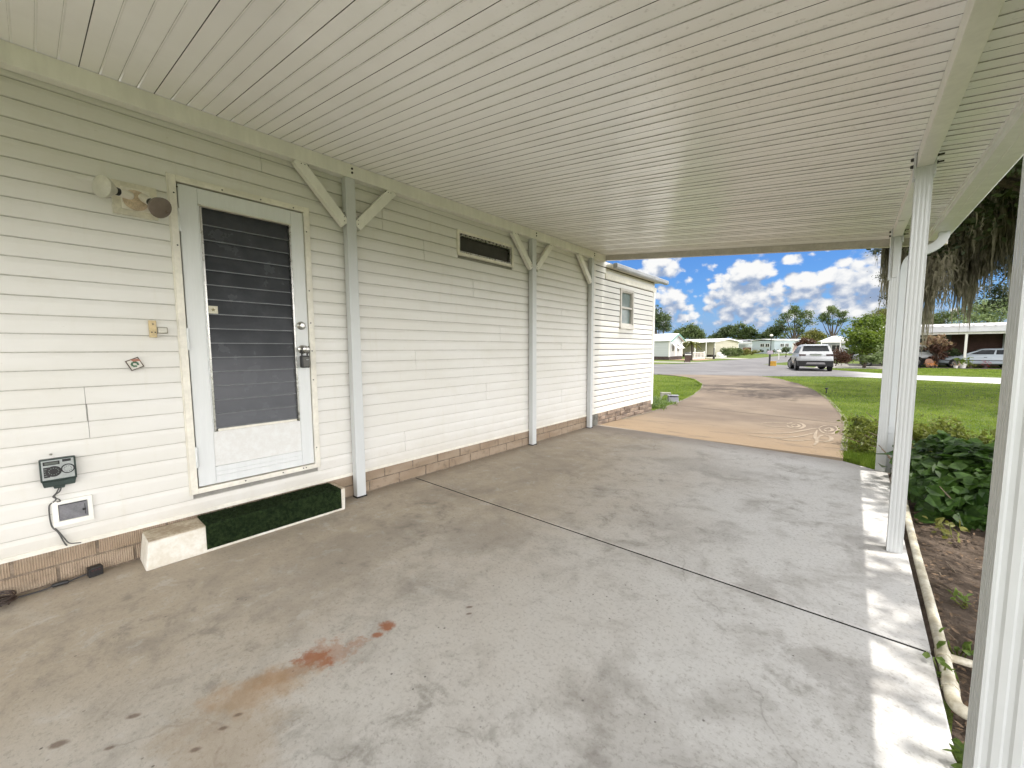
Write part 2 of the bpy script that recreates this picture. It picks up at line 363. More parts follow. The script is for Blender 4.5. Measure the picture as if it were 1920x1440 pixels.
drL = [(-3.30, 6.13), (-3.30, 7.0), (-3.31, 8.43), (-3.45, 10.2), (-3.72, 12.4), (-4.15, 15.0), (-4.74, 17.43), (-5.88, 20.2), (-7.1, 22.0), (-8.6, 22.9)]
drR = [(-.06, 5.875), (-.07, 7.0), (-.08, 9.0), (-.18, 10.9), (-.50, 14.0), (-.99, 16.97), (-1.73, 20.0), (-2.6, 22.3), (-3.5, 23.9), (-4.0, 24.6)]
zdr = lambda y: float(np.interp(y, [5.8, 6.2, 13, 30], [-.008, -.012, -.165, -.17]))
cl, cr = [(p.x, p.y) for p in catmull(drL)], [(p.x, p.y) for p in catmull(drR)]
ribbon('driveway', cl, cr, 0, MDRV, thick=.1, zfun=zdr)
# pale concrete edging of the driveway and two tooled joints
mb = MB()
for line, sgn in ((cl[6:], -1), (cr[4:], 1)):
    pts = [Vector((x, y, zdr(y) + .006)) for x, y in line]
    for a, b in zip(pts[:-1], pts[1:]):
        w = (b - a).cross(Vector((0, 0, 1))).normalized() * .035
        mb.add([a - w, a + w, b + w, b - w], [(0, 1, 2, 3)]); dz = Vector((0, 0, .08))
        s = w * -1 if sgn < 0 else w
        mb.add([a + s, b + s, b + s - dz, a + s - dz], [(0, 1, 2, 3)])
tag(mb.build('driveway_edging', pmat('pale_edging', (.25, .225, .175), .9, .2, 8)), kind='structure')
mb = MB()
for a, b in (((-3.42, 10.05), (-.10, 9.35)), ((-4.3, 15.6), (-.75, 15.4)), ((-5.5, 19.4), (-1.6, 19.4))):
    mb.add([(a[0], a[1] - .012, zdr(a[1]) + .005), (b[0], b[1] - .012, zdr(b[1]) + .005), (b[0], b[1] + .012, zdr(b[1]) + .005), (a[0], a[1] + .012, zdr(a[1]) + .005)], [(0, 1, 2, 3)])
tag(mb.build('driveway_joints', pmat('joint_line', (.06, .05, .045), .95, .2, 20)), kind='structure')
# pale flower drawing worn into the driveway
mb = MB()
def stroke(pts, w=.024):
    P = catmull([tuple(on(px, py, 2, -.07)[:2]) for px, py in pts], 5)
    P = [Vector((p.x, p.y, zdr(p.y) + .005)) for p in P]
    k = len(P)
    for i in range(k - 1):
        d = (P[i + 1] - P[i]); n_ = Vector((-d.y, d.x, 0)).normalized()
        w0, w1 = w * (.3 + .7 * math.sin(math.pi * (i + .2) / k)), w * (.3 + .7 * math.sin(math.pi * min(1, (i + 1.2) / k)))
        mb.add([P[i] - n_ * w0, P[i] + n_ * w0, P[i + 1] + n_ * w1, P[i + 1] - n_ * w1], [(0, 1, 2, 3)])
for st in ([(1420, 797), (1445, 793), (1475, 794), (1490, 798)], [(1420, 797), (1450, 802), (1480, 803), (1500, 801)], [(1385, 815), (1430, 817), (1480, 815), (1520, 806), (1535, 804)],
           [(1400, 820), (1440, 826), (1490, 824), (1530, 814)], [(1475, 796), (1487, 792), (1502, 794), (1508, 800), (1498, 806), (1482, 804), (1475, 798)], [(1484, 798), (1494, 796), (1499, 800), (1490, 803), (1484, 799)],
           [(1535, 803), (1548, 798), (1566, 800), (1572, 807), (1560, 816), (1542, 813), (1535, 804)], [(1545, 806), (1556, 803), (1561, 808), (1551, 811), (1545, 807)], [(1530, 830), (1540, 820), (1556, 822), (1558, 830), (1542, 834), (1530, 830)],
           [(1532, 808), (1528, 822), (1532, 832), (1526, 842)], [(1440, 824), (1480, 832), (1520, 830)]):
    stroke(st)
tag(mb.build('driveway_drawing', pmat('pale_drawing', (.33, .275, .205), .9, .25, 16, col2=(.22, .175, .13))), kind='structure')
# street: runs past the end of the drive, forks away to the left and across to the right
G2 = lambda px, py: tuple(on(px, py, 2, -.2)[:2])
near = [(60, 20.5), (20, 23.4), (8, 24.6), (4.37, 25.04), (2.3, 25.9), (.7, 26.5), (-1.0, 26.6), (-3.4, 24.9), (-5.4, 23.7), (-6.5, 23.1), (-8.7, 22.9), (-14, 22.7), (-30, 23), (-60, 24)]
far = [(60, 25.2), (20, 28.0), (8, 29.4), (5.2, 29.8), (2.4, 30.0), (.8, 31.6), (-1.1, 34.5), (-3.6, 40.5), (-5.2, 42.2), (-6.9, 43.0), (-9.6, 45.5), (-15.0, 37.2), (-30, 36.5), (-60, 37)]
ribbon('street', far, near, .012, MASP)
ribbon('side_street', [(-13.9, 42.5), (-12.8, 52), (-11.5, 66), (-9.5, 84)], [(-6.6, 42.5), (-5.5, 52), (-3.0, 66), (1.0, 80)], .008, MASP)
MPALE = pmat('pale_concrete', (.42, .40, .36), .9, .12, 3)
ribbon('neighbour_driveway', [(-1.6, 36.0), (-1.5, 47)], [(4.6, 34.5), (4.9, 47)], .005, MPALE) if False else None
ribbon('neighbour_carport_pad', [(-2.4, 37.6), (-2.4, 49)], [(3.0, 37.6), (3.0, 49)], .010, MPALE)
ribbon('cottage_apron', [(-30, 45.5), (-12.2, 46.4)], [(-30, 42.0), (-13.4, 43.6)], .016, MPALE)
ribbon('cream_house_drive', [(-19.5, 67.5), (-12.4, 62.5)], [(-18.6, 72.5), (-11.6, 66)], .014, MPALE)
# soil bed beside the slab
sxs = np.linspace(.30, 2.6, 24); sys_ = np.linspace(-1.5, 6.3, 60)
_h = rng.normal(size=(60, 24)) * .010
for _ in range(1): _h = (_h + np.roll(_h, 1, 0) + np.roll(_h, 1, 1)) / 2.0
vs = [(x, y, -.045 + _h[j, i] - (.02 if i == 0 else 0)) for j, y in enumerate(sys_) for i, x in enumerate(sxs)]
mb = MB(); mb.add(vs, [(j * 24 + i, j * 24 + i + 1, (j + 1) * 24 + i + 1, (j + 1) * 24 + i) for j in range(59) for i in range(23)])
tag(mb.build('soil_bed', MSOIL, smooth=True), kind='structure')

# ------------------------------------------------------------------ the house with its wall, door and windows
XW = -3.322
HOUSE = empty('mobile_home', (XW - 2.2, 2, 0), 0, 'white vinyl sided mobile home with jalousie door and brick skirt beside the carport', 'house')
PARENT_OFF = HOUSE.location.copy()
def hp(o, parent=HOUSE):   # parent while keeping world coordinates in the mesh
    o.parent = parent
    if parent is HOUSE: o.matrix_parent_inverse = Matrix.Translation(-PARENT_OFF)
    return o
def keep(o, root):
    o.parent = root; o.matrix_parent_inverse = Matrix.Translation(-Vector(root.location)); return o
PITCH = .0985
DOOR = (.60, 1.42, .345, 2.37); WIN1 = (2.985, 3.885, 2.31, 2.55); WIN2 = (6.90, 7.44, 1.70, 2.37)
OPEN = [DOOR, WIN1, WIN2]
SEAMS = {}
for px, py in ((825, 475), (795, 470), (887, 540), (938, 625), (780, 690), (912, 748), (760, 838), (717, 412), (490, 310), (163, 775), (168, 810), (1053, 590), (1053, 655), (1053, 750), (1128, 575), (1150, 560)):
    p = on(px, py, 0, XW + .01); SEAMS.setdefault(int((p[2] - .2) / PITCH), []).append(p[1])
mb = MB()
ncr = int((2.72 - .2) / PITCH) + 1
for i in range(ncr):
    z = .2 + i * PITCH; zc = z + PITCH / 2; z1 = min(z + PITCH, 2.76)
    segs = [(-6.0, 6.0), (6.0, 8.5)]
    for (a, b, c, d) in OPEN:
        if c < zc < d:
            segs = [q for s0, s1 in segs for q in (((s0, a), (b, s1)) if s0 < a < s1 else ((s0, s1),))]
    out = []
    for s0, s1 in segs:
        cuts = [s0] + sorted(y for k in (i, i - 1) for y in SEAMS.get(k, []) if s0 + .05 < y < s1 - .05) + [s1]
        for j in range(len(cuts) - 1): out.append((cuts[j], cuts[j + 1] - (.0022 if j < len(cuts) - 2 else 0), .0015 * (j % 2)))
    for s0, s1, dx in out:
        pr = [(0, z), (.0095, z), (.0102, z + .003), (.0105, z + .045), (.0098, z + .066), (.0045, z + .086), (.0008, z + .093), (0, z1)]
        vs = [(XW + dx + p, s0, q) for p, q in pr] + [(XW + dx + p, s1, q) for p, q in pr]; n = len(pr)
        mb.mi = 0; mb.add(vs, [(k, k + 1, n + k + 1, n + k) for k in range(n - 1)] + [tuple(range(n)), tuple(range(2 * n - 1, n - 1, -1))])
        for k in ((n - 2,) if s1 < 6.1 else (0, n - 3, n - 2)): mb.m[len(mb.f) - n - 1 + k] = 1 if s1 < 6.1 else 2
wall = hp(mb.build('siding_wall', [MS, pmat('lap_shadow', (.56, .545, .50), .8, .12, 9), pmat('outer_lap_shadow', (.13, .125, .11), .8, .15, 9)]))  # lap shadow lines painted as darker strips, deepest on the sunlit far end
mb = MB()   # the wall behind the siding with the openings left free, returning round the far corner
for (y0, y1, z0, z1) in ((-6, DOOR[0], .1, 2.76), (DOOR[0], DOOR[1], .1, DOOR[2]), (DOOR[0], DOOR[1], DOOR[3], 2.76), (DOOR[1], WIN1[0], .1, 2.76), (WIN1[0], WIN1[1], .1, WIN1[2]), (WIN1[0], WIN1[1], WIN1[3], 2.76),
                         (WIN1[1], WIN2[0], .1, 2.76), (WIN2[0], WIN2[1], .1, WIN2[2]), (WIN2[0], WIN2[1], WIN2[3], 2.76), (WIN2[1], 8.49, .1, 2.76)):
    mb.box(XW - .08, XW - .004, y0, y1, z0, z1)
mb.box(-8.0, XW - .081, 8.40, 8.49, .1, 2.76); mb.box(-8.0, -7.92, -6, 8.39, .1, 2.76); mb.box(-7.9, XW - .081, -6, -5.9, .1, 2.76)
hp(mb.build('wall_core', pmat('wall_core', (.30, .29, .26), .9)))
mb = MB(); mb.box(XW - .004, XW + .020, -6, 8.5, .192, .206); mb.box(XW - .004, XW + .017, -6, 8.5, .206, .215)
mb.box(XW - .004, XW + .030, 6.3, 8.56, 2.47, 2.56)
hp(mb.build('starter_strip', MTRIM))
mb = MB(); mb.box(XW - .02, XW + .024, 8.44, 8.525, .1, 2.55)
hp(mb.build('corner_trim', MWH, bevel=.004))
# brick skirt: two courses of ribbed bricks on a mortar core
mb = MB(); mb2 = MB()
mb2.box(XW - .09, XW + .0015, -6, 6.0, -.05, .197)
L = .315
for row in range(2):
    z0 = .004 + row * .098; y = -6 + (L / 2 + .0 if row else 0)
    while y < 5.98:
        j = random.uniform(-.0015, .0015)
        mb.box(XW - .05, XW + .006 + j, y + .006, min(y + L - .006, 5.99), z0 + .004, z0 + .092); y += L
hp(mb2.build('mortar_bed', MMORT)); hp(mb.build('brick_skirt', MBR, bevel=.004))
mb = MB(); mb2 = MB(); mb2.box(XW - .09, XW - .006, 6.0, 8.5, -.12, .19)
y = 6.0; mb2.box(XW - .05, XW + .022, 5.86, 6.10, -.05, .185)
for row in range(4):
    z0 = -.10 + row * .073; y = 6.10 - random.random() * .1
    while y < 8.52:
        l = random.uniform(.16, .34); j = random.uniform(-.012, .018)
        mb.box(XW - .05, XW + .014 + j, max(y, 6.105) + .005, min(y + l, 8.53), z0 + .004, z0 + .070); y += l
hp(mb2.build('stone_backing', pmat('mossy_block', (.22, .215, .185), .95, .3, 14, bstr=.6))); hp(mb.build('stone_skirt', MST, bevel=.009))
# roof and eave of the house past the carport
mb = MB()
mb.prism([(-8.2, 2.70), (-5.6, 2.92), (XW + .14, 2.70), (XW + .14, 2.66), (-5.6, 2.86), (-8.2, 2.66)], 1, 6.34, 8.72)
mb.prism([(-8.2, 2.70), (-5.6, 2.92), (XW - .03, 2.72), (XW - .03, 2.68), (-5.6, 2.86), (-8.2, 2.66)], 1, -6.2, 6.335)
rf = hp(mb.build('roof', MWH))
mb = MB()
mb.prism([(XW + .141, 2.63), (XW + .20, 2.63), (XW + .215, 2.65), (XW + .215, 2.70), (XW + .205, 2.712), (XW + .141, 2.712)], 1, 6.34, 8.75)
o = mb.build('gutter', pmat('aged_gutter', (.36, .37, .38), .4, .1, 3), bevel=.003); o.parent = rf
# --- door
DR = hp(empty('door')); DR.location = (0, 0, 0)
def sub(o, parent): o.parent = parent; return o
y0, y1, z0, z1 = DOOR; XD = XW + .016
mb = MB()
for a in ((y0 - .012, y0 + .026, z0 - .012, z1 + .012), (y1 - .026, y1 + .012, z0 - .012, z1 + .012), (y0 + .026, y1 - .026, z1 - .026, z1 + .012), (y0 + .026, y1 - .026, z0 - .012, z0 + .022)):
    mb.box(XW - .07, XD + .012, *a)
for a in ((y0 - .018, y0 - .012, z0 - .018, z1 + .018), (y1 + .012, y1 + .018, z0 - .018, z1 + .018)): mb.box(XW - .02, XD + .006, *a)
sub(mb.build('door_frame', MTRIM, bevel=.002), DR)
mb = MB()
for (a, b) in ((y0 + .03, z1 - .06), (y0 + .27, z1 - .012), (y0 + .5, z1 - .012), (y0 + .72, z1 - .012), (y1 - .012, 2.2), (y1 - .012, 1.75), (y1 - .012, 1.5), (y1 - .012, 1.28), (y1 - .012, 1.05), (y1 - .012, .5), (y0 + .012, 2.27), (y0 + .012, 1.95), (y0 + .3, z0 + .008), (y0 + .55, z0 + .008), (y1 - .1, z0 + .008), (y1 - .12, z0 + .008)):
    mb.lathe([(0, .005), (.002, .005), (.003, .002)], (XD + .012, a, b), (1, 0, 0), 8)
mb.pieces('screw', MBOLT, DR)
ya, yb, za, zb = y0 + .034, y1 - .030, z0 + .030, z1 - .034      # the slab
ga, gb, gc, gd = .748, 1.285, .745, 2.222                          # the glazed opening
mb = MB()
mb.box(XD - .035, XD, ya, ga - .016, za, zb); mb.box(XD - .035, XD, gb + .016, yb, za, zb)
mb.box(XD - .035, XD - .001, ga - .0155, gb + .0155, gd + .012, zb)
sub(mb.build('door_stile', MDOOR, bevel=.003), DR)
mb = MB(); mb.box(XD - .035, XD - .004, ga - .0155, gb + .0155, za + .118, gc - .012)
sub(mb.build('kick_panel', MDKICK, bevel=.002), DR)
mb = MB(); mb.box(XD - .035, XD - .001, ga - .0155, gb + .0155, za, za + .05); mb.box(XD - .035, XD - .003, ga - .0155, gb + .0155, za + .0505, za + .08); mb.box(XD - .035, XD - .001, ga - .0155, gb + .0155, za + .0805, za + .117)
sub(mb.build('bottom_rail', MDOOR, bevel=.002), DR)
mb = MB(); ns = 15; sp = (gd - gc - .02) / ns
for k in range(ns):
    zz = gc + .012 + k * sp
    mb.mi = 0; j = random.uniform(-.0022, .0022); q = random.uniform(-.0012, .0012)
    mb.hexa([(XD - .016, ga, zz), (XD - .011, ga, zz), (XD - .011, gb, zz), (XD - .016, gb, zz), (XD - .030 + j, ga, zz + sp + .010), (XD - .025 + j, ga, zz + sp + .010), (XD - .025 + j + q, gb, zz + sp + .010), (XD - .030 + j + q, gb, zz + sp + .010)])
    mb.mi = 1
    mb.box(XD - .0165, XD - .0095, ga, gb, zz - .0065, zz - .0005)
mb.mi = 2; mb.box(XD - .05, XD - .045, ga - .01, gb + .01, gc - .01, gd + .01)
sub(mb.build('jalousie_glass', [MGL, MGLE, MDARKIN]), DR)
for yy, s in ((ga, -1), (gb, 1)):
    mb = MB(); mb.box(XD - .03, XD + .006, yy + s * .004 - .006, yy + s * .004 + .006, gc - .012, gd + .012)
    for k in range(ns): mb.box(XD + .006, XD + .009, yy + s * .004 - .004, yy + s * .004 + .004, gc + .02 + k * sp, gc + .07 + k * sp)
    sub(mb.build('glass_channel', MSTEEL, bevel=.001), DR)
    mb = MB(); mb.box(XD - .03, XD + .004, yy + s * .0135 - .0030, yy + s * .0135 + .0030, gc - .012, gd + .012)
    sub(mb.build('bead', MDOOR, bevel=.001), DR)
mb = MB(); mb.prism([(XD - .001, gd + .012), (XD + .016, gd + .006), (XD + .016, gd + .002), (XD - .02, gd + .002), (XD - .02, gd + .012)], 1, ga - .016, gb + .016)
mb.box(XD - .03, XD + .003, ga + .012, gb - .012, gc - .010, gc + .006)
mb.pieces('drip_rail', MTRIM, DR)
for zz in (.58, 1.36, 2.11):
    mb = MB()
    for k in range(3): mb.lathe([(0, .007), (.045, .007)], (XD + .012, ya - .004, zz - .07 + k * .047), (0, 0, 1), 10)
    sub(mb.build('hinge', MDOOR, smooth=True), DR)
ky = 1.338
mb = MB(); mb.lathe([(0, .032), (.006, .032), (.012, .024), (.022, .021), (.028, .016), (.029, .0)], (XD, ky, 1.476), (1, 0, 0), 24)
sub(mb.build('deadbolt', MSTEEL, smooth=True), DR)
mb = MB(); mb.lathe([(0, .033), (.006, .033), (.012, .018), (.035, .014), (.045, .024), (.065, .029), (.078, .024), (.082, .010), (.083, 0)], (XD, ky, 1.292), (1, 0, 0), 24)
sub(mb.build('door_knob', MSTEEL, smooth=True), DR)
mb = MB(); mb.box(XD - .01, XD + .001, yb - .006, yb + .003, 1.26, 1.32)
sub(mb.build('latch_plate', MBLK), DR)
mb = MB(); mb.mi = 0; mb.box(XD - .010, XD - .007, ga + .006, ga + .058, 1.535, 1.585); mb.mi = 1
st = []
for k in range(10):
    a = math.pi / 2 + k * math.pi / 5; r_ = .014 if k % 2 == 0 else .006; st.append((ga + .032 + math.cos(a) * r_, 1.56 + math.sin(a) * r_))
mb.prism(st, 0, XD - .0071, XD - .0064)
sub(mb.build('star_sticker', [pmat('cream_sticker', (.72, .68, .54), .5), pmat('olive_print', (.25, .21, .09), .5)]), DR)
# --- lock box hanging on the knob
LB = empty('lock_box', (XD + .04, ky, 1.20), 0, 'black key lock box hanging by its shackle from the door knob', 'lock box')
mb = MB(); mb.box(-.024, .022, -.031, .031, -.05, .045); keep_o = mb.build('body', MBLK, LB, bevel=.009, seg=3)
mb = MB(); mb.box(.0225, .027, -.022, .026, -.042, .036); mb.build('cover', pmat('dark_grey_cover', (.10, .098, .09), .45, .15, 20), LB, bevel=.004)
mb = MB(); mb.box(.0272, .0285, .0, .018, .010, .015); mb.build('badge', MSIL, LB)
mb = MB(); mb.tube([(.0, -.020, .04), (.002, -.022, .075), (.004, -.014, .100), (.004, .0, .112), (.004, .014, .100), (.002, .022, .075), (.0, .020, .04)], .006, 8); mb.build('shackle', MBLK, LB, smooth=True)
# --- windows
def window(name, b, xo, frame_w, mats, mull=None, sill=False, beads=False):
    y0, y1, z0, z1 = b; w = hp(empty(name)); w.location = (0, 0, 0)
    mb = MB()
    for a in ((y0 - .012, y0 + frame_w, z0 - .012, z1 + .012), (y1 - frame_w, y1 + .012, z0 - .012, z1 + .012), (y0 + frame_w, y1 - frame_w, z0 - .012, z0 + frame_w), (y0 + frame_w, y1 - frame_w, z1 - frame_w, z1 + .012)): mb.box(XW - .07, XW + xo, *a)
    if mull: mb.box(XW - .03, XW + xo - .012, y0 + frame_w, y1 - frame_w, mull - .018, mull + .018)
    sub(mb.build('frame', mats[0], bevel=.002), w)
    mb = MB(); fw = frame_w + .022
    for a in ((y0 + frame_w + .001, y0 + fw, z0 + frame_w + .001, z1 - frame_w - .001), (y1 - fw, y1 - frame_w - .001, z0 + frame_w + .001, z1 - frame_w - .001), (y0 + fw, y1 - fw, z0 + frame_w + .001, z0 + fw), (y0 + fw, y1 - fw, z1 - fw, z1 - frame_w - .001)): mb.box(XW - .04, XW + xo - .016, *a)
    sub(mb.build('sash', MSTEEL if beads else mats[0], bevel=.002), w)
    mb = MB(); mb.box(XW - .032, XW - .026, y0 + frame_w, y1 - frame_w, z0 + frame_w, z1 - frame_w); sub(mb.build('pane', mats[1]), w)
    if beads:
        mb = MB(); y = y0 + .05
        while y < y1 - .05: mb.box(XW + xo - .0155, XW + xo - .008, y, y + .016, z1 - frame_w - .012, z1 - frame_w - .002); y += .062
        mb.pieces('clip', MBOLT, w)
    if sill:
        mb = MB(); mb.box(XW, XW + xo + .02, y0 - .03, y1 + .03, z0 - .05, z0 - .013); sub(mb.build('sill', MFAS, bevel=.003), w)
    return w
window('transom_window', WIN1, .026, .018, (MTRIM, MSCR), beads=True)
window('side_window', WIN2, .030, .034, (MFAS, MCURT), mull=2.04, sill=True)

# ------------------------------------------------------------------ the carport
CP = empty('carport', (-1.4, 2, 0), 0, 'white aluminium carport with ribbed roof on posts over the concrete slab', 'carport')
def cp(o): return keep(o, CP)
YB, YF = -2.6, 6.25
zw = lambda y: 2.800 + .004 * y            # ceiling at the wall beam
zr = lambda y: 2.420 + .022 * (y - 3.44)   # ceiling over the outer beam
def zc(x, y): return zw(y) + (zr(y) - zw(y)) * (x + 3.235) / (.21 + 3.235)
prof = []; y = .239 - .305 * 10
while y < YF - .3:
    prof += [(y, .020), (y + .0032, .020), (y + .0034, 0)]
    for k in (1, 2, 3):
        yy = y + .0765 * k
        prof += [(yy - .0022, 0), (yy - .0014, -.0042), (yy + .0014, -.0042), (yy + .0080, -.0001)]
    prof += [(y + .3046, 0)]; y += .305
prof = [p for p in prof if p[0] > YB]; prof += [(6.203, prof[-1][1])]
mb = MB(); n = len(prof)
for x in (-3.30, -2.3, -1.3, -.3, .66): mb.add([(x, yy, zc(x, yy) + dz) for yy, dz in prof], [])
for s_ in range(4):
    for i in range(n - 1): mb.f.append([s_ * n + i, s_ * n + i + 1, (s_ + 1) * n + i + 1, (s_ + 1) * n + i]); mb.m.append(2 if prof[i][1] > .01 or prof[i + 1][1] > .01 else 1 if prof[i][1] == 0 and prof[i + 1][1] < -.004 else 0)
lo = prof[0][0]; hi = prof[-1][0]
mb.add([(-3.30, lo, zc(-3.3, lo) + .06), (.66, lo, zc(.66, lo) + .06), (.66, hi, zc(.66, hi) + .06), (-3.30, hi, zc(-3.3, hi) + .06)], [(0, 1, 2, 3)])
cp(mb.build('roof_panels', [MCEIL, pmat('rib_face_shade', (.55, .535, .50), .8, .2, 12), pmat('seam_grime', (.09, .08, .07), .9, .2, 12)]))  # rib faces towards the camera are painted darker to give them shade
# wall beam
mb = MB(); d0, d1 = -.112, -.001
mb.hexa([(-3.304, YB, zw(YB) + d0), (-3.235, YB, zw(YB) + d0), (-3.235, 6.18, zw(6.18) + d0), (-3.304, 6.18, zw(6.18) + d0), (-3.304, YB, zw(YB) + d1), (-3.235, YB, zc(-3.235, YB) + d1 - .004), (-3.235, 6.18, zc(-3.235, 6.18) + d1 - .004), (-3.304, 6.18, zw(6.18) + d1)])
mb.box(-3.236, -3.2335, 3.564, 3.568, zw(3.5) - .111, zw(3.5) - .006)
wb = cp(mb.build('wall_beam', MWH, bevel=.003))
mb = MB()
for py in (1.77, 4.28, 5.80):
    for dz in (-.038, -.070): mb.lathe([(0, .0095), (.006, .0095), (.009, .005)], (-3.235, py, zw(py) + dz), (1, 0, 0), 6)
mb.pieces('bolt', MBOLT, wb)
def grooved(x0, x1, y0, y1, z0, z1, nx, ny, dep=.0025):
    """square tube with shallow vertical flutes on its faces"""
    P = []
    def side(a, b, nrm, n):
        a, b = Vector(a), Vector(b); nn = Vector(nrm)
        P.append(a)
        for k in range(n):
            t0 = (k + .5) / n
            for dt, dd in ((-.30 / n, 0), (-.14 / n, dep), (.14 / n, dep), (.30 / n, 0)): P.append(a + (b - a) * (t0 + dt) - nn * dd)
    side((x0, y0), (x1, y0), (0, -1), nx); side((x1, y0), (x1, y1), (1, 0), ny); side((x1, y1), (x0, y1), (0, 1), nx); side((x0, y1), (x0, y0), (-1, 0), ny)
    return [(p.x, p.y) for p in P]
# wall posts with their knee braces
def brace(y_top, y_bot, z_top, z_bot, x0, x1, w, parent):
    """flat channel brace: broad web with a turned edge"""
    a, b = Vector((0, y_top, z_top)), Vector((0, y_bot, z_bot)); d = (b - a).normalized(); nrm = Vector((0, -d.z, d.y))
    if nrm.z < 0: nrm = -nrm
    mb = MB(); t = .006
    s = 1 if y_bot > y_top else -1
    def bar(u0, u1, xa, xb, e0=0, e1=0):
        p = [a + nrm * u0, a + nrm * u1, b + nrm * u1, b + nrm * u0]
        q = []
        for xx in (xa, xb):
            for v in p: q.append((xx, v.y, v.z))
        mb.add(q, [(0, 1, 2, 3), (7, 6, 5, 4), (0, 4, 5, 1), (1, 5, 6, 2), (2, 6, 7, 3), (3, 7, 4, 0)])
    bar(-w / 2, w / 2, x1 - .004, x1); bar(-w / 2, -w / 2 + t, x0, x1 - .0045); bar(w / 2 - t, w / 2, x0, x1 - .0045)
    return mb
for pyc, left, right in ((1.752, True, True), (4.245, True, True), (5.765, True, False)):
    hw = .042 if pyc < 5 else .036
    mb = MB(); mb.prism([(-3.302, pyc - hw), (-3.2365, pyc - hw), (-3.2365, pyc + hw), (-3.302, pyc + hw)], 2, 0, zw(pyc) - .1125)
    post = cp(mb.build('post', MWC, bevel=.004))
    mb = MB(); mb.box(-3.30, -3.232, pyc - hw - .006, pyc + hw + .006, .001, .012)
    sub(mb.build('base_plate', MBOLT), post)
    for s, flag in ((-1, left), (1, right)):
        if not flag: continue
        zt = zw(pyc) - .116; b_ = brace(pyc + s * .41, pyc + s * (hw + .006), zt + .012, zt - .375, -3.285, -3.2385, .075, post)
        sub(b_.build('brace', MWH), post)
        mb = MB()
        for k in range(3): mb.lathe([(0, .0038), (.002, .0038)], (-3.2385, pyc + s * (hw + .018), zt - .29 - k * .032), (1, 0, 0), 6); mb.lathe([(0, .0038), (.002, .0038)], (-3.2385, pyc + s * (.33 + k * .026), zt - .012), (1, 0, 0), 6)
        mb.pieces('rivet', MBOLT, post)
# outer beam
ob = lambda y: zr(y) - .085
mb = MB(); ya_, yb_ = YB, 6.18
mb.hexa([(.208, ya_, ob(ya_)), (.278, ya_, ob(ya_)), (.278, yb_, ob(yb_)), (.208, yb_, ob(yb_)), (.208, ya_, zr(ya_) - .004), (.278, ya_, zr(ya_) - .012), (.278, yb_, zr(yb_) - .012), (.208, yb_, zr(yb_) - .004)])
beam = cp(mb.build('outer_beam', pmat('beam_paint', (.79, .785, .70), .3, .06, 3), bevel=.003))
for i, (y0p, y1p) in enumerate(((1.09, 1.165), (3.41, 3.48), (5.60, 5.67))):
    mb = MB(); zt = ob((y0p + y1p) / 2) - .001
    mb.prism(grooved(.206 if i == 1 else .207, .28, y0p, y1p, 0, 0, 4 if i else 3, 4, .0010 if i != 0 else .0030), 2, 0 if i < 2 else -.06, zt)
    po = cp(mb.build('post', MWC))
    mb = MB()
    zb_ = zt + .085
    mb.box(.196, .2055, y0p - .004, y1p + .004, zt - (.06 if i < 2 else .42), zb_ - .002); mb.box(.2805, .290, y0p - .004, y1p + .004, zt - .06, zb_ - .012)
    mb.pieces('saddle', MWC, po, bevel=.002)
    mb = MB()
    for dz in (.022, .062):
        ym = (y0p + y1p) / 2
        mb.lathe([(0, .010), (.012, .010), (.014, .006)], (.196, ym, zt + dz - .004), (-1, 0, 0), 6); mb.lathe([(0, .005), (.032, .005)], (.290, ym, zt + dz - .004), (1, 0, 0), 6); mb.lathe([(0, .009), (.008, .009)], (.2905, ym, zt + dz - .004), (1, 0, 0), 6)
    mb.pieces('bolt', MBOLT, po)
    if i == 2:
        mb = MB(); mb.box(.222, .268, y0p - .012, y0p - .004, zt - .40, zt + .0); sub(mb.build('slip_channel', MWC, bevel=.002), po)
# front fascia follows the roof slope
mb = MB()
def fas(y0, y1, a, b):
    P = []
    for zoff in (a, b):
        for (x, yy) in ((-3.30, y0), (.655, y0), (.655, y1), (-3.30, y1)): P.append((x, yy, zc(x, y0) + zoff))
    mb.hexa(P)
fas(6.205, 6.255, -.075, .085); fas(6.195, 6.265, -.081, -.0755); fas(6.180, 6.204, .003, .008)
cp(mb.build('front_fascia', MFAS, bevel=.002))
# side gutter
mb = MB(); gx0, gx1 = .500, .645
prof_g = [(gx0 - .012, .020), (gx0 - .012, -.018), (gx0, -.020), (gx0 + .006, -.048), (gx0 + .05, -.052), (gx0 + .052, -.049), (gx0 + .056, -.049), (gx0 + .058, -.052), (gx1 - .012, -.055), (gx1, -.045), (gx1 + .004, .02), (gx1 + .012, .055), (gx1 + .012, .070), (gx1 - .004, .070), (gx1 - .004, .06), (gx1 - .006, -.03), (gx0 + .02, -.035), (gx0 + .01, .03)]
zg = lambda y: zc(.5, y)
P = []
for yy in (YB, 6.20): P += [(x, yy, zg(yy) + dz) for x, dz in prof_g]
k = len(prof_g); mb.add(P, [(i, (i + 1) % k, k + (i + 1) % k, k + i) for i in range(k)])
mb.prism([(gx0, zg(6.2) - .045), (gx1, zg(6.2) - .045), (gx1 + .01, zg(6.2) + .06), (gx0, zg(6.2) + .06)], 1, 6.17, 6.198)
cp(mb.build('gutter', MWG))
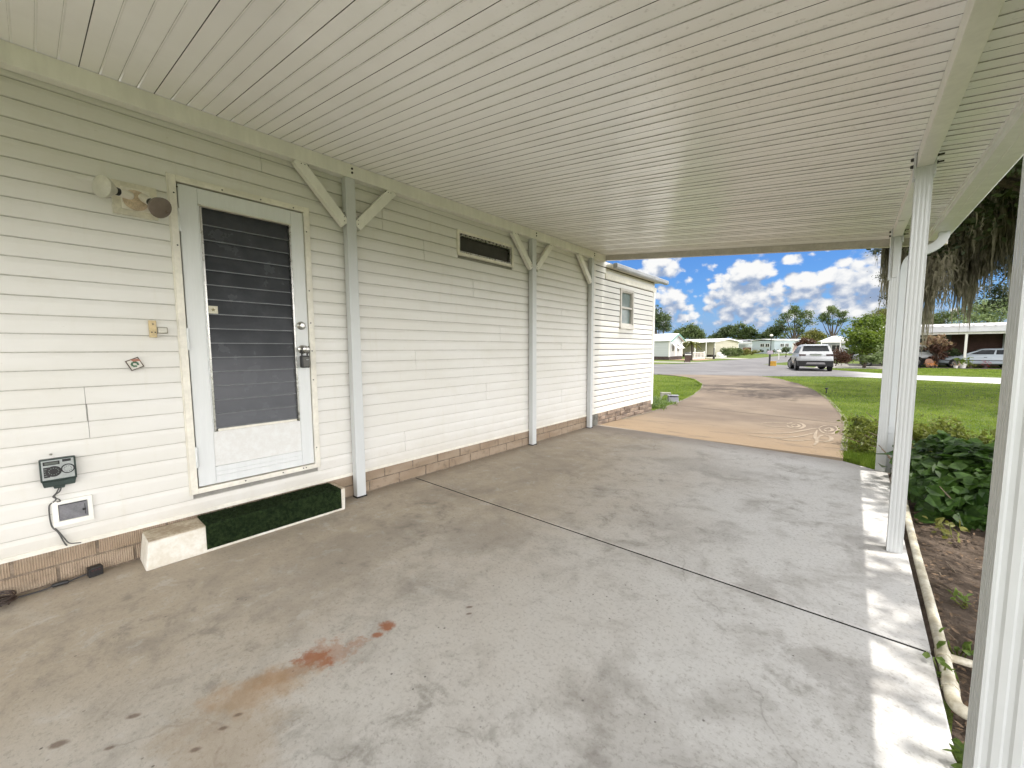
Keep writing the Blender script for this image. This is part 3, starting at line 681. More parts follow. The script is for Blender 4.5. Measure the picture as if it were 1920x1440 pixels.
# downspout with its curved elbow
def rect_sweep(path, w, d, side=Vector((0, 1, 0))):
    mb = MB(); vs = []; path = [Vector(p) for p in path]; k = len(path)
    for i, p in enumerate(path):
        t = (path[min(i + 1, k - 1)] - path[max(i - 1, 0)]).normalized(); s = side; u = t.cross(s).normalized()
        for a, b in ((-1, -1), (-.33, -1), (-.33, -.86), (.33, -.86), (.33, -1), (1, -1), (1, 1), (-1, 1)): vs.append(p + s * a * w / 2 + u * b * d / 2)
    n = 8
    mb.add(vs, [(i * n + j, i * n + (j + 1) % n, (i + 1) * n + (j + 1) % n, (i + 1) * n + j) for i in range(k - 1) for j in range(n)] + [tuple(range(n - 1, -1, -1)), tuple((k - 1) * n + j for j in range(n))])
    return mb
pth = [(.575, 5.72, zg(5.72) - .05)] + [tuple(p) for p in catmull([(.575, 5.72, zg(5.72) - .06), (.57, 5.72, zg(5.72) - .11), (.53, 5.72, zg(5.72) - .17), (.45, 5.72, zg(5.72) - .215), (.375, 5.72, zg(5.72) - .255), (.335, 5.72, zg(5.72) - .31), (.325, 5.72, zg(5.72) - .40)], 5)] + [(.325, 5.72, 1.0), (.325, 5.72, -.02)]
ds = cp(rect_sweep(pth, .075, .075).build('downspout', MWC, smooth=True))
mb = MB()
for zz in (.40, .46): mb.box(.28, .37, 5.675, 5.765, zz, zz + .012)
mb.pieces('strap', MWC, ds)

# ------------------------------------------------------------------ things on the house wall
FL = empty('security_floodlight', (XW + .012, .43, 2.175), 0, 'twin security floodlight with two bulbs on tan base, left of the door', 'floodlight')
mb = MB(); mb.box(-.004, .014, -.100, .100, -.094, .094); mb.build('siding_block', pmat('yellowed_block', (.70, .66, .54), .5, .1, 8), FL, bevel=.003)
mb = MB(); mb.box(.0145, .026, -.062, .066, -.062, .062); mb.build('junction_box', MTRIM, FL, bevel=.002)
mb = MB(); mb.lathe([(0, .058), (.010, .057), (.018, .044), (.022, .0)], (.026, .0, -.005), (1, 0, 0), 22)
mb.build('base_plate', MTAN, FL, smooth=True)
mb = MB()
for k in (-1, 0, 1): mb.box(.038, .0425, k * .016 - .006, k * .016 + .004, -.028, -.022)
mb.lathe([(0, .010), (.0035, .010)], (.040, .012, .018), (1, 0, 0), 10); mb.pieces('slot', MBOLT, FL)
def lamp(base, d, mat_l, nm='lamp'):
    d = Vector(d).normalized(); b = Vector(base)
    o = MB().lathe([(0, .021), (.012, .024), (.066, .024), (.070, .020)], b, d, 18).build(nm, MTRIM, FL, smooth=True)
    e = b + d * .068
    o2 = MB().lathe([(0, .020), (.020, .022), (.030, .030), (.062, .054), (.078, .060), (.084, .061), (.086, .057), (.090, .040), (.093, .012), (.0935, 0)], e, d, 26).build('bulb', mat_l, o, smooth=True)
    MB().lathe([(0, .0215), (.016, .0225), (.020, .0235)], e + d * .0, d, 16).build('collar', MBLK, o, smooth=True)
lamp((.038, -.02, .012), (.55, -.85, -.02), MLENS); lamp((.038, .028, .02), (.80, .42, -.50), MLENSD)

DB = empty('doorbell_plate', (XW + .015, .486, 1.42), 0, 'small yellowed doorbell plate with a clear button cover left of the door hinge', 'doorbell')
mb = MB(); mb.box(0, .012, -.042, -.006, -.052, .052); mb.build('plate', MYEL, DB, bevel=.002)
mb = MB(); mb.box(0, .014, -.004, .046, -.026, .012); mb.build('button_housing', pmat('grey_trim', (.30, .27, .20), .5), DB, bevel=.002)
mb = MB(); mb.box(.0142, .018, .0, .042, -.022, .008); mb.build('button', pmat('translucent_white', (.70, .68, .60), .4), DB, bevel=.002)
mb = MB(); [mb.lathe([(0, .004), (.002, .004)], (.012, yy, zz), (1, 0, 0), 8) for yy, zz in ((-.030, -.02), (-.014, -.02), (-.022, .03))]; mb.pieces('screw', MBOLT, DB)

TG = empty('wall_tile', (XW + .013, .368, 1.208), 0, 'little square picture tile hung tilted as a diamond on the siding left of the door', 'tile')
mb = MB(); a = R(24)
def rq(h, k=1.0): return [(math.cos(a + math.pi / 4 + i * math.pi / 2) * h * (1 if i % 2 == 0 else k), math.sin(a + math.pi / 4 + i * math.pi / 2) * h) for i in range(4)]
MB().prism(rq(.046), 0, 0, .006).build('frame', pmat('dark_brown_rim', (.13, .095, .07), .5, .2, 40), TG)
MB().prism(rq(.038), 0, .0061, .008).build('face', pmat('tile_white', (.66, .64, .57), .4, .1, 40), TG)
mb = MB(); mb.mi = 0
for i in range(9):
    t = i / 8 * 1.6 * math.pi; mb.lathe([(0, .0058), (.0008, .0058)], (.008, math.cos(t) * .014, math.sin(t) * .012 - .002), (1, 0, 0), 8)
mb.build('wreath', pmat('wreath_green', (.06, .16, .08), .5), TG)
MB().prism([(u * .9 + .004, w * .35 + .022) for u, w in rq(.03)], 0, .0081, .0088).build('ribbon', pmat('ribbon_red', (.42, .18, .12), .5), TG)

TM = empty('sprinkler_timer', (XW + .016, .022, .635), 0, 'dark green sprinkler timer box with dials on the wall above the grey vent flap', 'sprinkler timer')
mb = MB(); mb.box(0, .034, -.066, .068, -.052, .072); mb.build('case', MGRNP, TM, bevel=.006)
mb = MB(); mb.prism([(-.062, -.052), (.064, -.052), (.058, -.082), (-.056, -.082)], 0, .002, .028); mb.prism([(-.024, -.082), (.022, -.082), (.018, -.096), (-.020, -.096)], 0, .004, .024); mb.build('terminal_cover', MGRNP, TM, bevel=.003)
mb = MB(); mb.box(.0341, .037, -.058, .060, -.040, .066); mb.build('face_plate', MSIL, TM, bevel=.002)
mb = MB(); mb.box(.0371, .039, -.052, .008, .040, .060); mb.mi = 1; mb.box(.0391, .0395, -.046, .002, .044, .056); mb.build('display', [MBLK, pmat('lcd', (.10, .115, .10), .3)], TM)
mb = MB(); mb.box(.0371, .039, .018, .050, .050, .064); mb.build('label_strip', MBLK, TM)
mb = MB(); mb.lathe([(0, .026), (.0025, .026)], (.0371, .036, .010), (1, 0, 0), 26); mb.mi = 1; mb.lathe([(0, .0205), (.003, .0205)], (.0397, .036, .010), (1, 0, 0), 24)
for k in range(10): t = k * math.pi / 5; mb.mi = 0; mb.box(.0428, .0434, .036 + math.cos(t) * .014 - .0015, .036 + math.cos(t) * .014 + .0015, .010 + math.sin(t) * .014 - .0015, .010 + math.sin(t) * .014 + .0015)
mb.build('dial', [MBLK, MSIL], TM)
mb = MB(); mb.lathe([(0, .029), (.0025, .029)], (.0371, -.016, .004), (1, 0, 0), 26); mb.box(.0371, .0385, -.052, -.030, -.026, .030); mb.mi = 1
for k in range(12): t = k * math.pi / 6; mb.box(.0397, .0403, -.016 + math.cos(t) * .018 - .002, -.016 + math.cos(t) * .018 + .002, .004 + math.sin(t) * .018 - .002, .004 + math.sin(t) * .018 + .002)
for zz in (-.018, -.006, .006, .018): mb.box(.0386, .0391, -.050, -.040, zz, zz + .004)
mb.build('program_dial', [MBLK, pmat('dim_print', (.16, .18, .17), .5)], TM)
mb = MB(); mb.lathe([(0, .006), (.003, .006)], (0, -.02, .092), (1, 0, 0), 8); mb.build('screw', MSTEEL, TM)
mb = MB(); xs_ = XW + .026
mb.tube(catmull([(xs_, .028, .545), (xs_ + .008, .020, .52), (xs_ + .002, .000, .50), (xs_ + .004, .004, .48), (xs_ - .002, -.008, .462)], 5), .0035, 6)
mb.tube(catmull([(xs_, .022, .545), (xs_ + .006, .008, .515), (xs_ + .006, -.006, .495), (xs_ + .012, .014, .478), (xs_ + .006, .018, .464), (xs_, .006, .462)], 5), .003, 6)
mb.tube(catmull([(xs_ - .002, -.012, .462), (xs_ + .002, -.024, .44), (xs_ + .002, -.022, .34), (xs_, .0, .29), (xs_ + .001, .018, .225), (xs_ - .002, .026, .205)], 5), .0035, 6)
mb.tube(catmull([(xs_, -.010, .318), (xs_ + .002, .006, .285), (xs_ + .002, .022, .245), (xs_ + .001, .038, .215), (xs_ - .006, .080, .200)], 5), .003, 6)
tag(mb.build('timer_cable', pmat('grey_cable', (.10, .10, .095), .6), smooth=True), 'thin grey twin cable running from the sprinkler timer down past the vent', 'cable')

VT = empty('wall_vent', (XW + .012, .062, .393), 0, 'white framed vent with a grey flap low on the siding below the timer', 'vent')
mb = MB()
for a in ((-.078, .078, .050, .072), (-.078, .078, -.072, -.044), (-.078, -.054, -.044, .050), (.058, .078, -.044, .050)): mb.box(-.002, .014, *a)
mb.build('frame', MWH, VT, bevel=.002)
mb = MB(); mb.box(-.002, .009, -.053, .057, -.043, .049); mb.build('flap', MGREY, VT, bevel=.002)
mb = MB(); mb.box(.009, .013, .036, .050, -.008, .004); mb.box(.009, .011, -.048, .052, .043, .047); mb.box(.009, .011, .045, .048, -.03, .03); mb.build('latch', MBLK, VT)

# ------------------------------------------------------------------ step, turf, floor clutter
SP = empty('door_step', (-3.20, .92, 0), 0, 'low cream painted concrete step under the door', 'step')
mb = MB(); mb.prism([(.315, .0), (1.525, .0), (1.53, .172), (.335, .170)], 0, -3.300, -3.084)
o = keep(mb.build('block', MSTEP, bevel=.010, seg=2), SP)
mb = MB(); mb.prism([(.338, .1705), (1.528, .1725), (1.528, .1765), (.338, .1745)], 0, -3.299, -3.088)
keep(mb.build('worn_top', MSTEPT), SP)
def tuft_strip():
    n = 9000; u = rng.random(n); y = .612 + rng.random(n) * .875
    s = u * (.212 + .158); top = s < .212
    x = np.where(top, -3.296 + s, -3.076); z = np.where(top, .182, .182 - (s - .212))
    c = np.stack([x, y, z], 1); nr = np.where(top[:, None], np.array([0, 0, 1.]), np.array([1., 0, 0]))
    d = nr + .55 * unit(n); w = unit(n) * .0022; h = (.006 + .006 * rng.random(n))[:, None]
    return np.stack([c - w, c + w, c + d * h], 1).reshape(-1, 3)
TU = empty('turf_mat', (-3.19, 1.05, .175), 0, 'dark green artificial turf mat folded over the front of the door step', 'mat')
mb = MB(); mb.box(-3.298, -3.077, .608, 1.492, .1775, .183); mb.box(-3.0835, -3.077, .608, 1.492, .022, .1774)
keep(mb.build('backing', MTURF, bevel=.003), TU); keep(soup('pile', tuft_strip(), 3, MTURF), TU)
AD = empty('power_adapter', (-3.272, .122, 0), R(8), 'small black power adapter lying on the concrete by the brick skirt', 'adapter')
mb = MB(); mb.box(-.024, .024, -.030, .030, .001, .052); mb.build('body', MBLK, AD, bevel=.004)
mb = MB(); [mb.box(.0241, .0248, k, k + .008, .036, .041) for k in (-.018, -.004, .010)]; mb.build('print', pmat('red_print', (.10, .02, .02), .5), AD)
mb = MB(); mb.tube(catmull([(-3.275, .093, .02), (-3.275, .05, .012), (-3.268, .01, .008), (-3.262, -.03, .012), (-3.262, -.09, .006), (-3.268, -.16, .006), (-3.27, -.22, .006)], 6), .004, 6)
mb.tube(catmull([(-3.262, .02, .012), (-3.258, -.01, .016), (-3.260, -.045, .014)], 6), [.005] + [.011] * 11 + [.005], 8)
tag(mb.build('adapter_cord', MBLK, smooth=True), 'black cord with a lump running along the floor from the adapter', 'cord')
mb = MB()
for k in range(6):
    r_ = .055 + .012 * (k % 3); c_ = (-3.235 + random.uniform(-.012, .012), -.235 + random.uniform(-.012, .012), .008 + .007 * k); tl = random.uniform(-.2, .2)
    mb.tube([(c_[0] + math.cos(t * math.pi / 9) * r_ * .8, c_[1] + math.sin(t * math.pi / 9) * r_, c_[2] + math.sin(t * math.pi / 9 + k) * .006 + .004) for t in range(19)], .0038, 6, False)
mb.tube(catmull([(-3.20, -.19, .01), (-3.24, -.17, .03), (-3.29, -.20, .05), (-3.30, -.27, .02)], 5), .0038, 6)
tag(mb.build('cord_coil', pmat('brown_cord', (.05, .03, .022), .5), smooth=True), 'coil of dark brown cord on the concrete against the brick skirt', 'cord')
# PVC drain along the slab
PV = empty('pvc_pipe', (.35, 3.1, -.02), 0, 'weathered white PVC drain pipe lying on the soil along the slab edge', 'pipe')
path = catmull([(.372, 4.75, -.012), (.358, 4.2, -.010), (.350, 3.5, -.010), (.347, 2.9, -.008), (.343, 2.45, -.008), (.337, 2.15, -.008)], 5)
keep(MB().tube(path, .021, 14).build('pipe_run', MPVC, smooth=True), PV)
el = catmull([(.337, 2.16, -.008), (.336, 2.09, -.008), (.350, 2.055, -.008), (.40, 2.045, -.008), (.60, 2.03, -.01)], 6)
keep(MB().tube(el, .0222, 14).build('elbow', MPVC, smooth=True), PV)
keep(MB().tube([(.336, 2.155, -.008), (.338, 2.20, -.008)], .0255, 14).build('coupling', MPVC, smooth=True), PV)
keep(MB().tube([(.341, 2.36, -.008), (.342, 2.41, -.008)], .0255, 14).build('tee', MPVC, smooth=True), PV)
keep(MB().tube([(.342, 2.385, -.008), (.45, 2.40, -.010), (.62, 2.41, -.012)], .016, 12).build('branch_pipe', MPVC, smooth=True), PV)

# ------------------------------------------------------------------ leaves, grass and shrubs
MOAK = leafmat('oak_leaf', (.022, .038, .012), (.060, .080, .024), .5, .25); MMOSS = leafmat('spanish_moss', (.10, .090, .068), (.31, .28, .215), .6, .3, .95, .05)
MLF_D = leafmat('dark_tree_leaf', (.026, .046, .018), (.078, .108, .038), .25, .25); MLF_M = leafmat('tree_leaf', (.042, .070, .022), (.135, .170, .060), .3, .3)
MLF_Y = leafmat('yellow_green_leaf', (.075, .085, .018), (.19, .19, .045), .4, .3); MLF_B = leafmat('bush_leaf', (.030, .060, .008), (.17, .23, .025), 1.1, .3)
MLF_P = leafmat('pale_leaf', (.07, .11, .035), (.30, .36, .18), 1.4, .3); MLF_R = leafmat('bronze_leaf', (.045, .020, .016), (.13, .065, .040), 2.0, .25)
MLF_C = leafmat('cream_pink_leaf', (.16, .075, .060), (.42, .32, .20), 2.5, .25); MLF_H = leafmat('heart_leaf', (.014, .040, .006), (.055, .115, .016), 4.0, .25, .5, .25)
MLF_G = leafmat('hedge_leaf', (.06, .085, .018), (.20, .22, .045), 3.0, .35); MGB = leafmat('grass_blade', (.10, .165, .018), (.26, .325, .06), .9, .35, .7, .2)
MSEA = leafmat('weed_leaf', (.045, .085, .018), (.17, .24, .055), 5.0, .35)
def line_x(line, y):
    yy = [p[1] for p in line]; return np.interp(y, yy, [p[0] for p in line])
def grass():
    out = []
    def put(x, y, n_h):
        n = len(x); z = np.interp(y, GY, GZ); c = np.stack([x, y, z - .004], 1)
        a = rng.random(n) * 6.283; w = np.stack([np.cos(a), np.sin(a), np.zeros(n)], 1) * (.0035 + .0035 * rng.random(n))[:, None] * (1 + .05 * y)[:, None]
        h = n_h * (.5 + rng.random(n)); tip = c + np.stack([rng.normal(size=n) * .35 * h, rng.normal(size=n) * .35 * h, h], 1)
        out.append(np.stack([c - w, c + w, tip], 1).reshape(-1, 3))
    n = 100000; y = 5.9 + 20.6 * rng.random(n) ** 1.5; x = line_x(drR, y) + .03 + rng.random(n) * (3.2 + .28 * y)
    y0_ = np.where(x > .2, 6.2, 5.95); nearY = np.interp(x, [-4, -3.4, -1, .7, 2.3, 4.4, 8, 20], [24.7, 24.8, 26.5, 26.4, 25.8, 24.95, 24.5, 23.4])
    k = (y > y0_) & (y < nearY); put(x[k], y[k], .034)
    n = 42000; y = 8.5 + 14.3 * rng.random(n) ** 1.3; x = line_x(drL, y) - .04 - rng.random(n) * (.5 + .42 * (y - 6)); k = ~((x < -3.3) & (y < 8.55)); put(x[k], y[k], .040)
    n = 26000; y = 31 + 10.2 * rng.random(n); x = -1.5 + 12 * rng.random(n); k = (y > np.interp(x, [-1.5, .8, 2.4, 12], [34.8, 31.8, 30.2, 29.3])) & ~((x > -2.4) & (x < 3.0) & (y > 37.6)); put(x[k], y[k], .045)
    for line, sg in ((drR, 1), (drL, -1)):
        n = 5200; y = 8.6 + 13 * rng.random(n) ** 1.3 if sg < 0 else 6.0 + 16 * rng.random(n) ** 1.3; put(line_x(line, y) + sg * (.05 * rng.random(n) - .012), y, .055)
    n = 1500; y = 5.9 + .6 * rng.random(n); x = -.05 + .28 * rng.random(n); put(x, y, .07)
    return np.concatenate(out)
tag(soup('grass', grass(), 3, MGB), kind='stuff')

def plant(name, label, cat, base, blobs, n, size, mat, nclump=120, sig=.12, trunk=None, group=None, flat=.8, up=.35, asp=.5, inner=.55, fold=False, limbs=4, stems=None):
    root = empty(name, (base[0], base[1], gz(base[1]) if len(base) < 3 else base[2]), 0, label, cat, group)
    c = clump_points(n, blobs, nclump, sig, flat, inner)
    c = c[c[:, 2] > root.location.z + .01]
    keep(soup('crown' if trunk else 'foliage', leaf_verts(c, size, up, asp, fold=fold), 4, mat), root)
    if trunk:
        mb = MB(); b = Vector(root.location); top = Vector(np.average(np.array(blobs)[:, :3], axis=0, weights=np.array(blobs)[:, 3]))
        top = b + (top - b) * .75; mid = (b + top) / 2 + Vector((trunk * .8, -trunk * .5, 0))
        mb.tube([b - Vector((0, 0, .1)), b + (mid - b) * .5, mid, top], [trunk * 1.35, trunk * 1.05, trunk * .85, trunk * .5], 9)
        for bl in sorted(blobs, key=lambda q: -q[3])[:limbs]:
            e = Vector(bl[:3]); s_ = b + (mid - b) * random.uniform(.75, 1.0)
            mb.tube([s_, (s_ + e) / 2 + Vector((0, 0, -.05 * (e - s_).length)), e], [trunk * .6, trunk * .38, trunk * .12], 7)
        keep(mb.build('trunk', MBARK, smooth=True), root)
    if stems:
        mb = MB(); b = Vector(root.location)
        for k in range(stems):
            e = Vector(blobs[k % len(blobs)][:3]) + Vector(rng.normal(size=3) * blobs[k % len(blobs)][3] * .45); s_ = Vector((b.x + (e.x - b.x) * random.uniform(.3, .8), b.y + (e.y - b.y) * random.uniform(.3, .8), b.z - .02))
            mb.tube([s_, (s_ + e) / 2 + Vector(rng.normal(size=3) * .03), e], [.009, .007, .004], 5)
        keep(mb.build('stems', MTWIG), root)
    return root
def pb(px, py, r, d, k=1.0):   # crown blob: pixel centre, radius in vertical pixels, depth
    p = at(px, py, d); return (p[0], p[1], p[2], r * d / F * k)
# --- the broad-leaved shrub beside the near post: big drooping heart leaves over bare stems
def heart_shrub():
    root = empty('heart_leaf_shrub', (1.1, 4.9, -.05), 0, 'dark green shrub of big heart shaped leaves beside the slab post', 'shrub')
    n = 5200; u = rng.random(n); v = rng.random(n)
    x = .42 + u * 2.3; y = 4.25 + v * 1.65
    edge = np.minimum(np.minimum((x - .36) / .30, (y - 4.2) / .55), 1); edge = np.clip(edge, .05, 1)
    top = .40 * np.sqrt(edge) * (1 + .16 * np.sin(x * 7 + y * 3) + .10 * np.sin(y * 11 - x * 4))
    z = top - .26 * rng.random(n) ** 2.2 - .02; lowr = rng.random(n) < .16; z = np.where(lowr, .02 + (top - .02) * rng.random(n), z)
    c = np.stack([x, y, z], 1) + rng.normal(size=(n, 3)) * .012; c[:, 2] = np.maximum(c[:, 2], .0)
    nr = np.stack([-.55 * (1 - edge), -.75 * (1 - edge) - .12, .55 + edge * .6], 1)
    keep(soup('foliage', leaf_verts(c, .092, 0, .82, nr, True), 4, MLF_H), root)
    mb = MB()
    for k in range(60):
        sx, sy = random.uniform(.55, 2.4), random.uniform(4.4, 5.7); e = Vector((sx + random.uniform(-.25, .2), sy + random.uniform(-.3, .2), random.uniform(.15, .34)))
        mb.tube([(sx, sy, -.06), ((sx + e.x) / 2 + .02, (sy + e.y) / 2, e.z * .6), e], [.006, .005, .003], 5)
    keep(mb.build('stems', MTWIG), root)
    # a sprig reaching over the slab corner
    c = np.array([(.33 + .08 * random.random() - (.14 if k < 5 else 0) * random.random(), 4.95 + .5 * random.random(), .06 + .30 * random.random()) for k in range(34)])
    keep(soup('sprig', leaf_verts(c, .10, .3, .8, None, True), 4, MLF_H), root)
    mb = MB(); [mb.tube([(.42, 5.1, .0), (.36, 5.15 + .02 * k, .16), (.27 - .02 * k, 5.12 + .08 * k, .26 + .02 * k)], .004, 5) for k in range(4)]
    keep(mb.build('stems', MTWIG), root)
heart_shrub()
hb = [(.18 + .0, 6.75, .15, .20), (.10, 7.15, .20, .20)] + [(.55 + k * .33, 6.75 + .25 * math.sin(k * 1.7), .16 + .03 * math.sin(k * 2.3), .26) for k in range(8)]
plant('low_hedge', 'low leggy yellow green hedge behind the heart leaf shrub, by the lawn', 'hedge', (1.4, 6.8, -.06), hb, 7000, .055, MLF_G, 210, .055, stems=46, flat=.85, fold=True, asp=.55, inner=.35)
# weeds at the edge of the soil
def weed(label, x, y, n, r, h, s, mat=MSEA):
    root = empty('weed', (x, y, -.04), 0, label, 'weed', 'weeds along the slab edge')
    c = np.stack([x + rng.normal(size=n) * r, y + rng.normal(size=n) * r * 1.3, -.03 + h * rng.random(n)], 1)
    keep(soup('leaves', leaf_verts(c, s, .5, .6, None, True), 4, mat), root)
    mb = MB()
    for k in range(6): mb.tube([(x + random.uniform(-r, r) * .4, y + random.uniform(-r, r) * .4, -.06), (c[k][0], c[k][1], c[k][2])], .0028, 5)
    keep(mb.build('stems', MLF_G), root)
weed('bright green weed at the slab corner nearest the front post', .335, 1.72, 60, .020, .13, .045); weed('weed growing by the pipe elbow', .325, 2.24, 12, .02, .08, .04)
weed('weed sprouting over the pipe tee', .40, 2.46, 16, .03, .06, .04); weed('lone seedling on bare soil right of the pipe', .50, 3.0, 10, .03, .05, .035); weed('grassy weed under the heart leaf shrub', .56, 4.05, 26, .06, .10, .05, MLF_Y)
def litter():
    n = 2600; x = .33 + 1.6 * rng.random(n) ** 1.4; y = 1.2 + 4.0 * rng.random(n); c = np.stack([x, y, np.full(n, -.028) + .012 * rng.random(n)], 1)
    return leaf_verts(c, .032, 3.0, .45)
tag(soup('leaf_litter', litter(), 4, pmat('dead_leaf', (.19, .125, .075), .9, .3, 30)), kind='stuff')
mb = MB()
for k in range(46):
    x, y, a, l = random.uniform(.40, 1.3), random.uniform(1.6, 4.6), random.uniform(0, 3.14), random.uniform(.05, .22); dx, dy = math.cos(a) * l, math.sin(a) * l
    mb.tube([(x, y, -.03), (x + dx * .5 + random.uniform(-.02, .02), y + dy * .5, -.018), (x + dx, y + dy, -.03)], [.003, .0035, .0015], 5)
tag(mb.build('twigs', MTWIG), kind='stuff')
# --- the live oak hung with moss
def oak():
    bx, by = 6.9, 19.5; bz = gz(by)
    root = empty('live_oak', (bx, by, bz), 0, 'large live oak draped with grey Spanish moss, beyond the right posts', 'tree')
    blobs = [(3.2, 18.5, 7.4, 2.6), (1.8, 20.5, 7.0, 2.3), (5.6, 17.5, 8.4, 3.2), (7.2, 20.0, 9.2, 3.4), (4.0, 22.0, 8.2, 2.8), (9.5, 17.5, 8.2, 3.2), (3.0, 16.6, 7.0, 1.7), (8.5, 23, 8, 3), (5.0, 20.0, 6.2, 2.4), (6.8, 17.0, 5.6, 2.0), (2.6, 21.2, 5.8, 1.7), (11, 15, 8, 3), (.9, 17.0, 7.6, 1.2), (-.6, 18.6, 8.0, 1.2), (-1.6, 16.2, 8.2, .8), (-2.6, 18.0, 8.6, .8), (.2, 15.2, 8.0, .8)]
    c = clump_points(36000, blobs, 620, .34, .62, .3)
    keep(soup('crown', leaf_verts(c, .25, .3, .5), 4, MOAK), root)
    mb = MB(); tr = Vector((bx, by, bz))
    mb.tube([tr - Vector((0, 0, .2)), tr + Vector((0, 0, .7)), tr + Vector((.1, -.1, 2.0)), tr + Vector((.2, -.2, 3.4))], [.62, .46, .42, .40], 14)
    fork = tr + Vector((.2, -.2, 3.2)); tips = []
    for b in blobs:
        e = Vector(b[:3]); m1 = fork + (e - fork) * .35 + Vector((0, 0, .8)); m2 = fork + (e - fork) * .7 + Vector((random.uniform(-.4, .4), random.uniform(-.4, .4), .5)); P = catmull([fork, m1, m2, e], 4)
        mb.tube(P, [.26 * (1 - .85 * i / (len(P) - 1)) for i in range(len(P))], 8)
        for k in range(4):
            s_ = P[random.randint(5, len(P) - 2)]; t_ = e + Vector(rng.normal(size=3) * b[3] * .5); mb.tube([s_, (s_ + t_) / 2 + Vector((0, 0, .2)), t_], [.06, .04, .015], 5); tips.append(t_)
    keep(mb.build('limbs', MBARK, smooth=True), root)
    # moss: curtains of hanging strands
    V = []
    def curtain(cx, cy, ztop, zlen, spread, n):
        for k in range(n):
            x, y = cx + random.gauss(0, spread), cy + random.gauss(0, spread); L_ = zlen * random.uniform(.2, 1.0) ** 1.3 * math.exp(-((x - cx) ** 2 + (y - cy) ** 2) / (5 * spread ** 2)); z = ztop + random.gauss(.1, .45)
            a = random.uniform(0, 3.14); w = random.uniform(.012, .034); ns_ = 6; px_, py_ = x, y; dx, dy = math.cos(a), math.sin(a)
            for s_ in range(ns_):
                t0, t1 = s_ / ns_, (s_ + 1) / ns_; w0, w1 = w * (1 - t0 ** 2 * .85), w * (1 - t1 ** 2 * .95); qx, qy = px_ + random.gauss(0, .028), py_ + random.gauss(0, .028)
                V.extend([(px_ - dx * w0, py_ - dy * w0, z - L_ * t0), (px_ + dx * w0, py_ + dy * w0, z - L_ * t0), (qx + dx * w1, qy + dy * w1, z - L_ * t1), (qx - dx * w1, qy - dy * w1, z - L_ * t1)]); px_, py_ = qx, qy
    for (px, pyt, pyb, d, sp, n) in ((1748, 470, 618, 15.0, .13, 260), (1738, 500, 560, 15.5, .10, 90), (1768, 520, 566, 14.0, .16, 120), (1790, 470, 548, 14.4, .18, 170), (1808, 480, 590, 14.4, .15, 190), (1826, 470, 604, 14.6, .12, 170), (1843, 450, 545, 14.0, .16, 150), (1862, 430, 528, 13.8, .2, 170), (1890, 400, 500, 13.4, .25, 170),
                                     (1785, 390, 470, 15.2, .3, 170), (1835, 370, 450, 14.8, .3, 170), (1880, 330, 420, 13.6, .35, 190), (1815, 420, 520, 16.5, .25, 170), (1664, 440, 560, 16.5, .06, 60), (1672, 455, 590, 16.8, .09, 110), (1690, 440, 590, 16.2, .2, 170), (1712, 430, 575, 15.8, .2, 170), (1940, 380, 560, 13, .5, 250), (1760, 440, 520, 16, .2, 150)):
        p = at(px, pyt, d); curtain(p[0], p[1], p[2], (pyb - pyt) * d / F * 1.25, sp, int(n * 1.5))
    for k in range(46):
        b = random.choice(blobs); v_ = unit(1)[0]; curtain(b[0] + v_[0] * b[3] * .7, b[1] + v_[1] * b[3] * .7, b[2] - b[3] * .35, random.uniform(.8, 1.9), random.uniform(.15, .4), 60)
    keep(soup('spanish_moss', np.array(V), 4, MMOSS), root)
    # lower leafy boughs between the curtains
    lb = [pb(1850, 430, 42, 14.8), pb(1800, 470, 30, 15.4), pb(1885, 560, 24, 14.6), pb(1862, 545, 18, 15.2), pb(1900, 480, 50, 14), pb(1760, 455, 24, 16), pb(1655, 470, 14, 17), pb(1668, 520, 14, 17), pb(1840, 360, 50, 14.5), pb(1940, 420, 80, 14), pb(1700, 470, 24, 17), pb(1660, 560, 10, 17)]
    c = clump_points(24000, lb, 520, .15, .8, .15); keep(soup('low_boughs', leaf_verts(c, .085, .3, .5), 4, MOAK), root)
    mb = MB()
    for p0, p1 in (((1960, 330), (1800, 440)), ((1960, 400), (1740, 430)), ((1900, 430), (1660, 450)), ((1930, 470), (1870, 540)), ((1905, 500), (1850, 480))):
        a, b = Vector(at(*p0, 14.5)), Vector(at(*p1, 15.5)); mb.tube(catmull([a, (a * .6 + b * .4) + Vector((0, 0, .12)), b], 5), [.06 - .004 * i for i in range(11)], 6)
    keep(mb.build('boughs', MBARK, smooth=True), root)
oak()
# a second, thinner crown overhead beside the carport (its leaves dapple the slab edge)
def over():
    bx, by = 6.2, 4.2
    blobs = [(2.0, 3.6, 7.4, .75), (1.8, 2.3, 6.8, .6), (2.3, 5.2, 7.6, .9), (3.4, 3.2, 8.0, 1.3), (3.6, 6.2, 8.2, 1.4), (5.2, 4.4, 8.8, 1.8), (1.55, 1.2, 7.0, .55), (2.9, .6, 7.8, 1.1)]
    plant('shade_tree', 'slim tree arching over the soil bed beside the carport', 'tree', (bx, by), blobs, 9500, .15, MLF_M, 190, .20, trunk=.16, limbs=8, flat=.6, inner=.1)
over()

